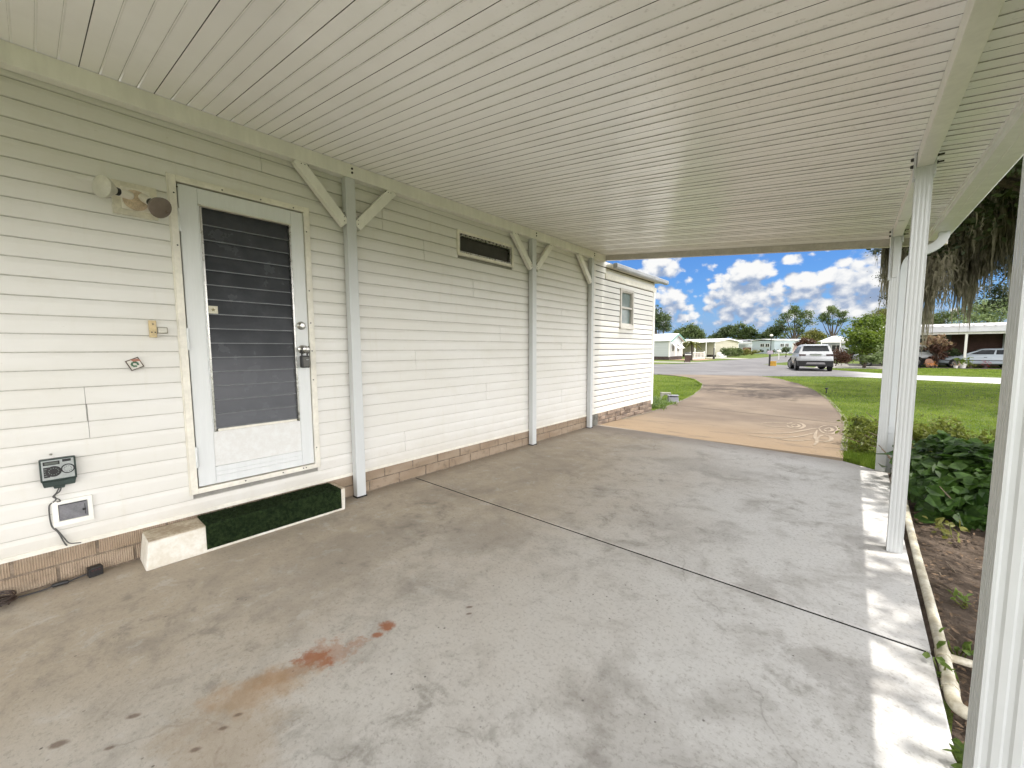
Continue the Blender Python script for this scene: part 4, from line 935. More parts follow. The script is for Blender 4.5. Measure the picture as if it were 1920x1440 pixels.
# ------------------------------------------------------------------ vehicles
MCARW = pmat('white_car_paint', (.44, .455, .47), .22, .03, 1.5, spec=.6); MCARS = pmat('pale_silver_blue_paint', (.40, .45, .50), .25, .03, 1.5, spec=.6)
MTYRE = pmat('tyre_rubber', (.018, .018, .018), .85, .2, 12); MRIM = pmat('alloy_rim', (.32, .32, .33), .35, .1, 12, metal=.8); MCGL = glass_mat('car_glass', (.012, .015, .018), .03)
MTRIMB = pmat('black_car_trim', (.012, .012, .013), .7, .15, 6); MTAIL = pmat('dark_tail_lamp', (.060, .035, .035), .2, .2, 10); MLAMP = pmat('clear_head_lamp', (.30, .31, .32), .15, .1, 10)
def loft(st):
    mb = MB(); rings = []
    for (y, w, zb, zt) in st:
        h = zt - zb
        half = [(w * .80, zb), (w * .97, zb + h * .12), (w, zb + h * .35), (w * .995, zb + h * .62), (w * .965, zb + h * .86), (w * .90, zt - .012), (w * .80, zt)]
        rings.append([(x, y, z) for x, z in half] + [(-x, y, z) for x, z in reversed(half)])
    n = len(rings[0]); vs = [p for r_ in rings for p in r_]; k = len(rings)
    mb.add(vs, [(i * n + j, i * n + (j + 1) % n, (i + 1) * n + (j + 1) % n, (i + 1) * n + j) for i in range(k - 1) for j in range(n)] + [tuple(range(n)), tuple(range((k - 1) * n, k * n))])
    return mb
def panel(q, u0, u1, v0, v1, th=.006, off=.002):
    A, B, C_, D_ = [Vector(p) for p in q]; f = lambda u, v: A * (1 - u) * (1 - v) + B * u * (1 - v) + C_ * u * v + D_ * (1 - u) * v
    nn = (B - A).cross(D_ - A).normalized(); c = (A + B + C_ + D_) / 4
    p = [f(u0, v0), f(u1, v0), f(u1, v1), f(u0, v1)]
    return MB().hexa([v + nn * off for v in p] + [v + nn * (off + th) for v in p])
def wheel(parent, x, y, r, steer=0):
    s = 1 if x > 0 else -1
    w = empty('wheel'); w.parent = parent; w.location = (x, y, r); w.rotation_euler = (0, 0, steer)
    t_ = MB().lathe([(-.11, r * .66), (-.105, r * .94), (-.07, r), (.07, r), (.105, r * .94), (.11, r * .66)], (0, 0, 0), (s, 0, 0), 28).build('tyre', MTYRE, w, smooth=True)
    mb = MB(); mb.lathe([(.088, r * .70), (.113, r * .70), (.113, r * .62), (.10, r * .60)], (0, 0, 0), (s, 0, 0), 24)
    for k in range(5):
        a = k * 2 * math.pi / 5 + .3; ca, sa = math.cos(a), math.sin(a); q = []
        for xx in (.100 * s, .116 * s):
            for (rr, ww) in ((.05, .045), (r * .64, .035)): q += [(xx, ca * rr - sa * ww, sa * rr + ca * ww), (xx, ca * rr + sa * ww, sa * rr - ca * ww)]
        mb.add(q, [(0, 1, 3, 2), (4, 6, 7, 5), (0, 4, 5, 1), (2, 3, 7, 6), (0, 2, 6, 4), (1, 5, 7, 3)])
    mb.lathe([(.10, .06), (.122, .05), (.124, 0)], (0, 0, 0), (s, 0, 0), 12)
    mb.build('rim', MRIM, w)
def greenhouse(root, yb0, yb1, yt0, yt1, zb, zt, wb, wt, paint, rear=(.07, .93, .10, .86), sides=((.05, .34), (.37, .64), (.67, .93)), roof_h=.06):
    b = [(-wb, yb0, zb), (wb, yb0, zb), (wb, yb1, zb), (-wb, yb1, zb)]; tp = [(-wt, yt0, zt), (wt, yt0, zt), (wt, yt1, zt - .02), (-wt, yt1, zt - .02)]
    MB().hexa(b + tp).build('cabin', paint, root, bevel=.05, seg=3)
    mb = MB(); mb.hexa([(-wt * .99, yt0 - .01, zt), (wt * .99, yt0 - .01, zt), (wt * .99, yt1 + .01, zt - .02), (-wt * .99, yt1 + .01, zt - .02), (-wt * .8, yt0 + .12, zt + roof_h), (wt * .8, yt0 + .12, zt + roof_h), (wt * .8, yt1 - .2, zt + roof_h - .01), (-wt * .8, yt1 - .2, zt + roof_h - .01)])
    mb.build('roof', paint, root, bevel=.03, seg=3)
    panel([b[0], b[1], tp[1], tp[0]], *rear).build('rear_window', MCGL, root, bevel=.003)
    panel([b[2], b[3], tp[3], tp[2]], .06, .94, .08, .92).build('windscreen', MCGL, root)
    for q in ([b[1], b[2], tp[2], tp[1]], [b[3], b[0], tp[0], tp[3]]):
        flip = q[0][0] < 0
        for (u0, u1) in sides:
            if flip: u0, u1 = 1 - u1, 1 - u0
            panel(q, u0, u1, .14, .88).build('side_window', MCGL, root)
def suv(label, x, y, rz, steer=0):
    r_ = empty('white_suv', (x, y, gz(y) + .012), rz, label, 'suv')
    loft([(-2.26, .82, .52, .98), (-2.20, .90, .44, 1.09), (-1.9, .945, .36, 1.11), (-1.0, .95, .32, 1.10), (0, .95, .32, 1.07), (.95, .95, .32, 1.05), (1.35, .945, .34, 1.04), (1.9, .91, .38, .98), (2.18, .82, .44, .90), (2.27, .70, .52, .78)]).build('body', MCARW, r_, smooth=True)
    greenhouse(r_, -2.16, 1.08, -1.86, .22, 1.06, 1.62, .90, .70, MCARW, (.075, .925, .36, .93), roof_h=.08)
    MB().hexa([(-.66, -1.98, 1.60), (.66, -1.98, 1.60), (.68, -1.7, 1.635), (-.68, -1.7, 1.635), (-.64, -1.98, 1.635), (.64, -1.98, 1.635), (.66, -1.7, 1.70), (-.66, -1.7, 1.70)]).build('spoiler', MCARW, r_, bevel=.01)
    MB().hexa([(-.86, -2.30, .30), (.86, -2.30, .30), (.95, -1.7, .30), (-.95, -1.7, .30), (-.91, -2.305, .67), (.91, -2.305, .67), (.968, -1.7, .69), (-.968, -1.7, .69)]).build('rear_bumper', MTRIMB, r_, bevel=.04, seg=3)
    MB().hexa([(-.5, -2.315, .44), (.5, -2.315, .44), (.5, -2.28, .44), (-.5, -2.28, .44), (-.45, -2.318, .56), (.45, -2.318, .56), (.45, -2.28, .56), (-.45, -2.28, .56)]).build('skid_plate', pmat('skid_silver', (.25, .24, .25), .5), r_, bevel=.01)
    for s in (-1, 1):
        MB().hexa([(s * .52, -2.285, .97), (s * .86, -2.245, .95), (s * .86, -2.1, .95), (s * .52, -2.1, .97), (s * .52, -2.27, 1.075), (s * .87, -2.215, 1.09), (s * .87, -2.1, 1.09), (s * .52, -2.1, 1.075)]).build('tail_lamp', MTAIL, r_, bevel=.012)
        MB().hexa([(s * .50, 2.22, .80), (s * .80, 2.10, .82), (s * .80, 1.98, .82), (s * .50, 2.05, .80), (s * .50, 2.21, .88), (s * .79, 2.08, .92), (s * .79, 1.98, .92), (s * .50, 2.05, .88)]).build('headlight', MLAMP, r_, bevel=.01)
        m_ = MB().box(s * .96 if s > 0 else -1.14, 1.14 if s > 0 else -.96, .78, .96, 1.06, 1.20).build('mirror', MCARW, r_, bevel=.03, seg=3)
        MB().box(s * .90 if s > 0 else -.97, .97 if s > 0 else -.90, .84, .92, 1.05, 1.10).build('mirror_arm', MTRIMB, m_)
        MB().box(s * .955 if s > 0 else -.968, .968 if s > 0 else -.955, -1.5, 1.3, .31, .42).build('sill_trim', MTRIMB, r_, bevel=.005)
        for yy in (-1.37, 1.37):
            mb = MB(); pth_ = [(s * .952, yy + math.cos(a) * .43, .37 + math.sin(a) * .43) for a in [math.pi * k / 12 for k in range(-1, 14)]]; mb.tube(pth_, .035, 6); mb.lathe([(0, .42), (.006, .42)], (s * .945, yy, .37), (s, 0, 0), 24)
            mb.build('wheel_arch', MTRIMB, r_, smooth=True)
    MB().box(-.26, .26, -2.288, -2.27, .99, 1.065).build('number_plate', pmat('pale_green_plate', (.42, .47, .40), .5, .2, 40), r_)
    MB().box(-.30, .30, -2.285, -2.2, 1.075, 1.095).build('tailgate_trim', MTRIMB, r_, bevel=.003)
    for s in (-1, 1):
        wheel(r_, s * .86, -1.37, .37); wheel(r_, s * .86, 1.37, .37, steer)
    return r_
ang = R(11.5)
suv('white suv seen from behind standing on the street, front wheels turned', -2.42, 34.0, ang, .45)
suv('white suv parked in the neighbour carport behind the bronze leaved shrub', 2.0, 43.9, R(90))
def sedan(label, x, y, rz):
    r_ = empty('white_sedan', (x, y, gz(y) + .012), rz, label, 'car')
    loft([(-2.27, .66, .42, .80), (-2.18, .78, .32, .93), (-1.6, .85, .24, .95), (-.6, .86, .22, .93), (.6, .86, .22, .90), (1.1, .86, .22, .88), (1.6, .84, .24, .82), (2.1, .78, .28, .70), (2.27, .64, .36, .60)]).build('body', MCARS, r_, smooth=True)
    greenhouse(r_, -1.75, 1.10, -1.15, .12, .90, 1.33, .80, .60, MCARS, sides=((.06, .42), (.46, .90)), roof_h=.05)
    for s in (-1, 1):
        MB().box(.86 * s if s > 0 else -.872, .872 if s > 0 else -.86, -1.9, 1.9, .50, .545).build('side_moulding', MTRIMB, r_)
        MB().box(.862 * s if s > 0 else -.885, .885 if s > 0 else -.862, -.15, .0, .74, .77).build('door_handle', MTRIMB, r_, bevel=.004)
        MB().box(.84 * s if s > 0 else -.98, .98 if s > 0 else -.84, .72, .84, .90, 1.0).build('mirror', MCARS, r_, bevel=.02)
        MB().hexa([(s * .40, 2.24, .54), (s * .70, 2.16, .54), (s * .70, 2.0, .54), (s * .40, 2.05, .54), (s * .40, 2.22, .64), (s * .70, 2.13, .66), (s * .70, 2.0, .66), (s * .40, 2.05, .64)]).build('headlight', MLAMP, r_)
        for yy in (-1.32, 1.32):
            MB().lathe([(0, .36), (.006, .36)], (s * .855, yy, .32), (s, 0, 0), 24).build('wheel_arch', MTRIMB, r_)
            wheel(r_, s * .765, yy, .30)
    return r_
sedan('pale silver sedan parked under the neighbour carport behind the white post', 6.85, 44.4, R(90))

# ------------------------------------------------------------------ neighbouring houses
def wallbox(root, x0, x1, y0, y1, z0, z1, mat, name='wall'): return MB().box(x0, x1, y0, y1, z0, z1).build(name, mat, root)
MGB1 = pmat('pale_grey_blue_siding', (.50, .53, .53), .6, .06, .8, stretch=(.3, .3, 12)); MGREEN = pmat('sea_green_trim', (.10, .26, .20), .5, .1, 3); MROOFW = pmat('white_metal_roof', (.78, .78, .76), .4, .05, .6)
MCREAM = pmat('cream_siding', (.62, .58, .45), .6, .06, .8, stretch=(.3, .3, 12)); MSKRT = pmat('dark_skirt', (.085, .060, .055), .9, .2, 3); MBLUE = pmat('pale_blue_siding', (.50, .58, .62), .6, .05, .8, stretch=(.3, .3, 12)); MBRN = pmat('brown_red_wall', (.095, .048, .036), .8, .15, 1.5); MGG = pmat('grey_green_wall', (.10, .105, .085), .8, .15, 1.5)
def win(root, x0, x1, z0, z1, y, axis='y', awn=False, s=-1):
    w = empty('window'); w.parent = root
    def bx(a, b, c, d, e, f_): return MB().box(a, b, e, f_, c, d) if axis == 'y' else MB().box(e, f_, a, b, c, d)
    lo_, hi_ = (y - .05, y + .02) if s < 0 else (y - .02, y + .05)
    mb = MB()
    for a in ((x0 - .06, x1 + .06, z1, z1 + .06), (x0 - .06, x1 + .06, z0 - .06, z0), (x0 - .06, x0, z0, z1), (x1, x1 + .06, z0, z1), ((x0 + x1) / 2 - .02, (x0 + x1) / 2 + .02, z0, z1)):
        b_ = bx(*a, lo_, hi_); mb.add(b_.v, b_.f)
    mb.build('frame', MWH, w); bx(x0, x1, z0, z1, *((y - .03, y) if s < 0 else (y, y + .03))).build('pane', MGLW, w)
    if awn: MB().prism([(y - .03, z1 + .18), (y - .85, z1 - .45), (y - .85, z1 - .52), (y - .03, z1 + .10)], 0, x0 - .1, x1 + .1).build('awning', MROOFW, w)
def gable(root, x0, x1, y0, y1, ze, zr_, ov, mat, fmat, th=.10):
    xm = (x0 + x1) / 2; sl_ = (zr_ - ze) / (xm - x0); zl = ze - ov * sl_
    rf_ = MB().prism([(x0 - ov, zl), (xm, zr_), (x1 + ov, zl), (x1 + ov, zl + th), (xm, zr_ + th), (x0 - ov, zl + th)], 1, y0 - ov, y1 + ov).build('roof', mat, root)
    MB().prism([(x0 - ov - .01, zl - .10), (xm, zr_ - .10), (x1 + ov + .01, zl - .10), (x1 + ov + .01, zl + th * .8), (xm, zr_ + th * .8), (x0 - ov - .01, zl + th * .8)], 1, y0 - ov - .04, y0 - ov - .003).build('fascia', fmat, rf_)
    return rf_
# 1 green trimmed cottage
h = empty('cottage', (-18.7, 53.5, -.2), R(90), 'small pale cottage with white metal roof and green trim across the street', 'house')
MB().prism([(0, .45), (5.2, .45), (5.2, 2.55), (2.6, 3.40), (0, 2.55)], 1, 0, 14).build('wall', MGB1, h); MB().box(.03, 5.17, .03, 13.9, 0, .449).build('skirt', MSKRT, h)
gable(h, 0, 5.2, 0, 14, 2.56, 3.42, .35, MROOFW, MGREEN)
for x in (-.02, 5.08): MB().box(x, x + .14, -.03, .1, .4, 2.5).build('corner_board', MWH, h)
win(h, .9, 1.7, 1.1, 2.0, 0, awn=True); win(h, 2.9, 3.7, 1.1, 2.0, 0, awn=True)
MB().box(2.0, 2.8, -.06, -.01, .5, 2.3).build('door', MWH, h)
rl = MB()
for i in range(16): rl.box(1.0 + i * .38, 1.05 + i * .38, -2.45, -2.40, .02, .95)
for zz in (.15, .92): rl.box(.95, 7.0, -2.46, -2.39, zz, zz + .07)
for i in range(6): rl.box(6.95, 7.02, -2.4 + i * .4, -2.35 + i * .4, .02, .95)
rl.box(6.93, 7.05, -2.48, -2.36, 0, 1.1); rl.box(.9, 1.02, -2.48, -2.36, 0, 1.1)
tag(rl.build('porch_railing', MWH), 'white slatted porch railing in front of the green trimmed cottage', 'railing').matrix_world = h.matrix_basis.copy()
ribbon('brick_patio', [(-18.6, 53.2), (-18.6, 61.5)], [(-14.9, 53.2), (-14.9, 61.5)], .012, pmat('pink_pavers', (.40, .24, .17), .9, .15, 3))
# 2 cream house with carport
h = empty('cream_house', (-18.5, 74.7, -.2), math.atan2(5.9, 2.4), 'cream mobile home with low white roof and open carport across the street', 'house')
MB().prism([(0, .4), (6.4, .4), (6.4, 2.62), (3.2, 3.05), (0, 2.62)], 1, 0, 13).build('wall', MCREAM, h); MB().box(.03, 6.37, .03, 12.9, 0, .399).build('skirt', MSKRT, h)
gable(h, 0, 6.4, 0, 13, 2.66, 3.10, .45, MROOFW, MWH, .12)
for x in (-.02, 6.3): MB().box(x, x + .12, -.03, .1, .4, 2.6).build('corner_board', MWH, h)
c_ = MB(); c_.prism([(-5.6, 2.42), (-.46, 2.60), (-.46, 2.78), (-5.6, 2.60)], 1, -.6, 9).build('carport_roof', MROOFW, h)
for x in (-5.4, -2.7): MB().box(x, x + .12, -.4, -.28, 0, 2.5).build('carport_post', MWH, h)
MB().box(-5.5, -.01, 8.6, 8.7, 0, 2.45).build('back_wall', MCREAM, h); MB().box(-2.2, -1.9, -.16 + 2, 2.1, 2.0, 2.3).build('carport_lamp', MBLK, h)
p = at(1348, 664, 66); s_ = empty('porch_steps', (p[0], p[1], -.2), math.atan2(5.9, 2.4), 'white porch steps against the cream house wall', 'steps')
for k in range(3): MB().box(-.7, .7, -.3 * (3 - k), -.3 * (2 - k) + .0, 0, .28 * (k + 1)).build('step', MWH, s_)
# 3 pale home set back between the cream and blue ones
a, b = at(1382, 662, 92), at(1424, 662, 95); dv = b - a; L_ = math.hypot(dv[0], dv[1])
h = empty('pale_home', (a[0], a[1], 0), math.atan2(dv[1], dv[0]), 'pale grey home set back between cream house and blue house', 'house')
MB().box(0, L_, 0, 8, 0, 2.85).build('wall', MGB1, h); MB().prism([(-.4, 2.86), (L_ * .5, 3.15), (L_ + .3, 2.86), (L_ + .3, 3.0), (L_ * .5, 3.28), (-.4, 3.0)], 1, -.5, 8.4).build('roof', pmat('grey_roof', (.33, .33, .36), .7), h)
MB().box(-.3, L_ * .45, -4.2, -.51, 2.25, 2.42).build('porch_roof', MROOFW, h); MB().box(L_ * .85, L_ * .96, -.05, -.004, .1, 2.1).build('door', MDARKIN, h)
for x in (.1, L_ * .42): MB().box(x, x + .1, -4.1, -4.0, 0, 2.249).build('porch_post', MWH, h)
p = at(1402, 660, 84); gt = empty('wooden_gate', (p[0], p[1], .1), math.atan2(dv[1], dv[0]), 'brown wooden gate beside the pale grey home', 'gate')
for k in range(8): MB().box(-1.5 + k * .32, -1.22 + k * .32, -.03, .03, 0, 1.35).build('board', pmat('brown_board', (.20, .11, .075), .8, .2, 4) if k == 0 else bpy.data.materials['brown_board'], gt)
MB().box(-1.5, 1.1, .031, .07, .3, .42).build('rail', bpy.data.materials['brown_board'], gt)
# 4 pale blue house
h = empty('blue_house', (-12.5, 94.2, .05), math.atan2(.83, .56), 'long pale blue mobile home with paired windows beyond the white suv', 'house')
MB().box(0, 9.4, 0, 5.2, 0, 2.72).build('wall', MBLUE, h); MB().prism([(-.25, 2.73), (2.6, 2.98), (5.45, 2.73), (5.45, 2.85), (2.6, 3.1), (-.25, 2.85)], 0, -.3, 9.7).build('roof', MROOFW, h)
MB().box(-.02, 9.42, -.03, -.001, 0, .35).build('skirt', pmat('skirt_white', (.6, .6, .58), .7), h)
for x in (1.5, 2.7): win(h, x, x + .85, 1.5, 2.1, 0)
for y in (1.1, 2.3): win(h, y, y + .85, 1.5, 2.1, 0, axis='x')
p = at(1492, 645, 78); lt = empty('lattice_panel', (p[0], p[1], .05), math.atan2(.83, .56), 'faded red and white lattice panel at the end of the blue house', 'lattice')
MB().box(-.75, .75, -.02, .02, .35, 2.2).build('frame', MWH, lt)
for k in range(6):
    MB().add([(-.7 + k * .24, -.03, .4), (-.58 + k * .24, -.03, .4), (-.16 + k * .2, -.03, 2.15), (-.28 + k * .2, -.03, 2.15)], [(0, 1, 2, 3)]).build('slat', pmat('faded_red', (.42, .13, .13), .7) if k == 0 else bpy.data.materials['faded_red'], lt)
# 5 white porch house half hidden by the big bush
p = at(1536, 660, 62); q = at(1592, 660, 60)
h = empty('porch_house', (p[0], p[1], -.2), math.atan2(q[1] - p[1], q[0] - p[0]), 'white house with a low hipped roof behind the big green bush', 'house')
L_ = math.hypot(q[0] - p[0], q[1] - p[1]); MB().box(.6, L_, 1.5, 8, 0, 2.5).build('wall', MGB1, h); MB().hexa([(0, -.3, 2.5), (L_ + .4, -.3, 2.5), (L_ + .4, 8.4, 2.5), (0, 8.4, 2.5), (1.8, 3, 3.35), (L_ - 1, 3, 3.35), (L_ - 1, 6, 3.35), (1.8, 6, 3.35)]).build('roof', MROOFW, h)
MB().box(.1, L_, -.3, -.18, 2.26, 2.499).build('beam', MWH, h); win(h, 1.6, 2.6, .9, 1.9, 1.5)
for x in (.15, 2.4, 4.3): MB().box(x, x + .11, -.28, -.17, 0, 2.259).build('post', MWH, h)
# 6 neighbour house with the long carport on the right
h = empty('brown_house', (1.2, 43.6, -.2), 0, 'dark brown house with long white roofed carport on the right across the street', 'house')
MB().prism([(-.6, 2.70), (6.5, 3.20), (6.5, 3.32), (-.6, 2.84)], 0, -1.0, 16).build('carport_roof', MROOFW, h)
mb = MB(); mb.box(-1.0, 16, -.66, -.605, 2.58, 2.92); mb.box(-1.0, 16, -.68, -.5, 2.92, 2.96); mb.build('fascia', pmat('fascia_lilac', (.66, .66, .70), .5, .05, 2), h)
mb = MB(); mb.box(-1.0, 16, -.45, -.3, 2.42, 2.579); mb.build('beam', MWH, h)
mb = MB()
for k in range(34): x = -1.0 + k * .5; mb.prism([(-.5, 2.962), (6.5, 3.40), (6.5, 3.46), (-.5, 3.03)], 0, x + .02, x + .44)
mb.build('roof_sheets', pmat('weathered_white_roof', (.62, .61, .60), .6, .15, 1.5), h)
MB().box(-1.0, 4.6, 5.0, 5.2, 0, 3.0).build('wall', MGG, h); MB().box(4.61, 16, 5.4, 5.6, 0, 3.0).build('back_wall', MBRN, h)
win(h, 2.7, 3.9, 1.35, 2.25, 5.0); win(h, .0, 1.0, 1.4, 2.2, 5.0)
MB().box(7.4, 7.55, 5.30, 5.395, 0, 2.7).build('corner_board', MGB1, h); MB().box(8.2, 9.3, 5.32, 5.396, 0, 2.3).build('door', MDARKIN, h)
for x in (4.62, 9.8): MB().box(x, x + .13, -.45, -.32, 0, 2.419).build('post', MWH, h)
ribbon('flower_bed', [(3.1, 41.2), (3.1, 43.2)], [(12, 41.2), (12, 43.2)], .012, pmat('bed_mulch', (.055, .04, .032), .95, .3, 4))

# ------------------------------------------------------------------ street side things
def on_ground(px, d):
    r = ray(px, 652); p = CAM + r * d / F; return float(p[0]), float(p[1])
x, y = on_ground(1290, 43); b = empty('trash_bin', (x, y, gz(y)), .4, 'brown wheeled trash bin with black lid at the left kerb', 'trash bin')
MB().hexa([(-.24, -.26, .06), (.24, -.26, .06), (.24, .26, .06), (-.24, .26, .06), (-.31, -.34, .92), (.31, -.34, .92), (.31, .34, .92), (-.31, .34, .92)]).build('body', pmat('bin_brown', (.085, .045, .035), .5, .15, 5), b, bevel=.02)
MB().hexa([(-.33, -.37, .925), (.33, -.37, .925), (.33, .38, .925), (-.33, .38, .925), (-.29, -.33, 1.0), (.29, -.33, 1.0), (.29, .36, 1.04), (-.29, .36, 1.04)]).build('lid', MBLK, b, bevel=.015)
MB().box(-.30, .30, -.352, -.335, .80, .90).build('rim_band', MWH, b)
for s in (-1, 1): MB().lathe([(-.03, .10), (.03, .10)], (s * .27, .28, .10), (1, 0, 0), 14).build('wheel', MTYRE, b)
x, y = on_ground(1445, 34); b = empty('lamp_post', (x, y, gz(y)), 0, 'slim black lamp post with pale cap beside the yellow box', 'lamp post')
MB().tube([(0, 0, -.05), (0, 0, 1.0), (.01, 0, 2.45)], [.045, .032, .026], 10).build('pole', MBLK, b); MB().lathe([(2.45, .03), (2.50, .11), (2.56, .13), (2.60, .10), (2.66, .02)], (0.01, 0, 0), (0, 0, 1), 16).build('lamp_cap', MWH, b, smooth=True)
x, y = on_ground(1444, 33.2); b = empty('mailbox', (x, y, gz(y)), .3, 'lilac white mailbox on a black post in front of the lamp post', 'mailbox')
MB().box(-.05, .05, -.05, .05, -.05, .98).build('post', MBLK, b)
MB().prism([(-.18, .985), (.18, .985), (.18, 1.15), (.13, 1.25), (0, 1.29), (-.13, 1.25), (-.18, 1.15)], 1, -.26, .26).build('box', pmat('lilac_white', (.48, .42, .47), .5, .1, 6), b, bevel=.01); MB().box(.185, .20, -.1, -.04, 1.1, 1.3).build('flag', pmat('flag_red', (.45, .08, .07), .5), b)
x, y = on_ground(1450, 33.5); b = empty('yellow_box', (x, y, gz(y)), .2, 'yellow orange utility box on the grass beside the mailbox', 'utility box')
MB().hexa([(-.26, -.2, 0), (.26, -.2, 0), (.26, .2, 0), (-.26, .2, 0), (-.24, -.17, .36), (.24, -.17, .36), (.24, .17, .36), (-.24, .17, .36)]).build('body', pmat('yellow_orange', (.62, .34, .03), .5, .12, 6), b, bevel=.03); MB().box(-.27, .27, -.2, .2, .361, .40).build('lid', bpy.data.materials['yellow_orange'], b, bevel=.01)
x, y = on_ground(1461, 52); b = empty('mailbox', (x, y, gz(y)), .3, 'white mailbox on a thin post left of the white street suv', 'mailbox')
MB().box(-.04, .04, -.04, .04, -.05, 1.0).build('post', MWH, b); MB().prism([(-.2, 1.0), (.2, 1.0), (.2, 1.16), (.12, 1.26), (-.12, 1.26), (-.2, 1.16)], 1, -.35, .35).build('box', MWH, b)
x, y = on_ground(1339, 56); b = empty('meter_post', (x, y, gz(y)), 0, 'dark grey post at the corner of the cream house drive', 'post')
MB().box(-.12, .12, -.12, .12, -.05, .42).build('base', MBLK, b, bevel=.02); MB().box(-.07, .07, -.07, .07, .421, 1.55).build('shaft', pmat('grey_post', (.10, .10, .09), .6), b, bevel=.01)
for x, y, hgt, lab in ((-.70, 16.57, .19, 'low black path light at the right edge of the driveway'), (-3.70, 10.75, .22, 'black stake light on the left lawn beside the grey box')):
    b = empty('path_light', (x, y, gz(y)), 0, lab, 'path light'); MB().lathe([(-.03, .018), (hgt * .75, .018)], (0, 0, 0), (0, 0, 1), 10).build('stake', MBLK, b); MB().lathe([(hgt * .75, .03), (hgt * .78, .045), (hgt * .95, .045), (hgt, .03), (hgt * 1.02, 0)], (0, 0, 0), (0, 0, 1), 14).build('head', MBLK, b, smooth=True)
b = empty('utility_cover', (-3.62, 10.75, gz(10.75)), .5, 'grey plastic utility box half hidden in the left lawn by the house corner', 'utility box')
MB().hexa([(-.13, -.10, 0), (.13, -.10, 0), (.13, .10, 0), (-.13, .10, 0), (-.12, -.08, .17), (.12, -.08, .17), (.12, .09, .20), (-.12, .09, .20)]).build('body', pmat('lilac_grey', (.33, .33, .37), .6, .1, 8), b, bevel=.012); MB().box(-.135, .135, -.09, .10, .201, .215).build('lid', bpy.data.materials['lilac_grey'], b, bevel=.006)
b = empty('edging_stone', (-4.05, 11.4, gz(11.4)), .3, 'pale arched edging stone standing by the house corner plants', 'stone')
MB().prism([(-.14, 0), (-.14, .22), (.14, .22), (.14, 0), (.10, 0), (.08, .10), (.03, .15), (-.03, .15), (-.08, .10), (-.10, 0)], 1, -.035, .035).build('body', pmat('pale_stone', (.52, .50, .43), .85, .2, 10), b, bevel=.01)
def strap(label, x, y, n, h_, spread, mat=MSEA, name='daylily'):
    root = empty(name, (x, y, gz(y)), 0, label, 'plant'); V = []
    for k in range(n):
        a = random.uniform(0, 6.28); l = h_ * random.uniform(.6, 1.2); dx, dy = math.cos(a), math.sin(a); bx, by = x + random.gauss(0, spread), y + random.gauss(0, spread); z = gz(y) - .02; pr = None
        for s_ in range(5):
            t = s_ / 4; p_ = (bx + dx * l * .8 * t, by + dy * l * .8 * t, z + l * (1.25 * t - .75 * t * t)); w = .011 * (1 - t * .85); c = [(p_[0] - dy * w, p_[1] + dx * w, p_[2]), (p_[0] + dy * w, p_[1] - dx * w, p_[2])]
            if pr: V += [pr[0], pr[1], c[1], c[0]]
            pr = c
    keep(soup('leaves', np.array(V), 4, mat), root); return root
strap('clump of strappy green leaves against the house corner', -3.55, 9.15, 170, .30, .13); strap('strappy leaves around the grey utility box', -3.62, 10.2, 90, .22, .14); strap('tall strappy clump behind the house corner', -3.9, 10.6, 90, .32, .12)

# ------------------------------------------------------------------ bushes and trees across the street
def bush(label, px, py, r, d, n, size, mat, extra=(), grp=None, name='bush', **kw):
    bl = [pb(px, py, r, d)] + [pb(a, b_, c, d + dd) for a, b_, c, dd in extra]
    x, y = on_ground(px, d); return plant(name, label, 'bush', (x, y), bl, n, size, mat, nclump=max(40, n // 40), sig=bl[0][3] * .22, group=grp, **kw)
bush('big rounded green bush at the neighbour driveway, right of the street suv', 1622, 638, 28, 29.5, 6500, .20, MLF_B, ((1606, 640, 17, 0), (1642, 622, 28, .6), (1628, 608, 20, .4), (1592, 626, 12, 0), (1648, 655, 22, .3), (1630, 664, 14, -.3)), trunk=.09, limbs=6, inner=.45)
bush('pale leaved shrub in front of the big green bush', 1628, 672, 8, 28.6, 700, .15, MLF_P, ((1640, 676, 9, 0),))
bush('pale flowering shrub at the left slab post across the street', 1652, 668, 11, 28, 800, .15, MLF_P, ((1658, 652, 8, 0),))
bush('round bronze red bush between the suv and the big green bush', 1568, 670, 14, 33, 3000, .12, MLF_R, ((1580, 672, 13, 0), (1572, 663, 10, 0)), trunk=.04)
bush('dark evergreen bush behind the bronze bush', 1590, 668, 12, 36, 1800, .14, MLF_D, ((1600, 662, 12, 0),))
bush('tall ti plant with bronze stems and cream pink leaves by the neighbour carport', 1757, 655, 11, 29.5, 1500, .24, MLF_R, ((1752, 674, 7, 0), (1766, 666, 8, .3), (1746, 650, 8, 0), (1772, 650, 8, 0)), trunk=.07, asp=.26, limbs=5)
bush('cream and pink leaf tips crowning the ti plant', 1755, 638, 8, 29.2, 900, .26, MLF_C, ((1738, 641, 7, 0), (1776, 642, 8, 0), (1762, 633, 6, 0), (1745, 634, 5, 0)), asp=.24)
bush('dark leafy shrub in front of the silver sedan hood', 1790, 662, 9, 29.6, 900, .14, MLF_D, ((1782, 655, 7, 0),))
for k, (px, r) in enumerate(((1360, 8), (1371, 8.5), (1383, 8.5))):
    bush(('leftmost', 'middle', 'rightmost')[k] + ' of three clipped dark green bushes before the cream house', px, 660, r, 66 + k, 1500, .2, MLF_M, grp='clipped bushes in front of the cream house')
bush('yellow green shrub row in front of the pale grey home', 1402, 660, 6, 74, 2600, .2, MLF_Y, ((1392, 661, 6, 0), (1412, 661, 5, 0), (1420, 660, 4, 1)))
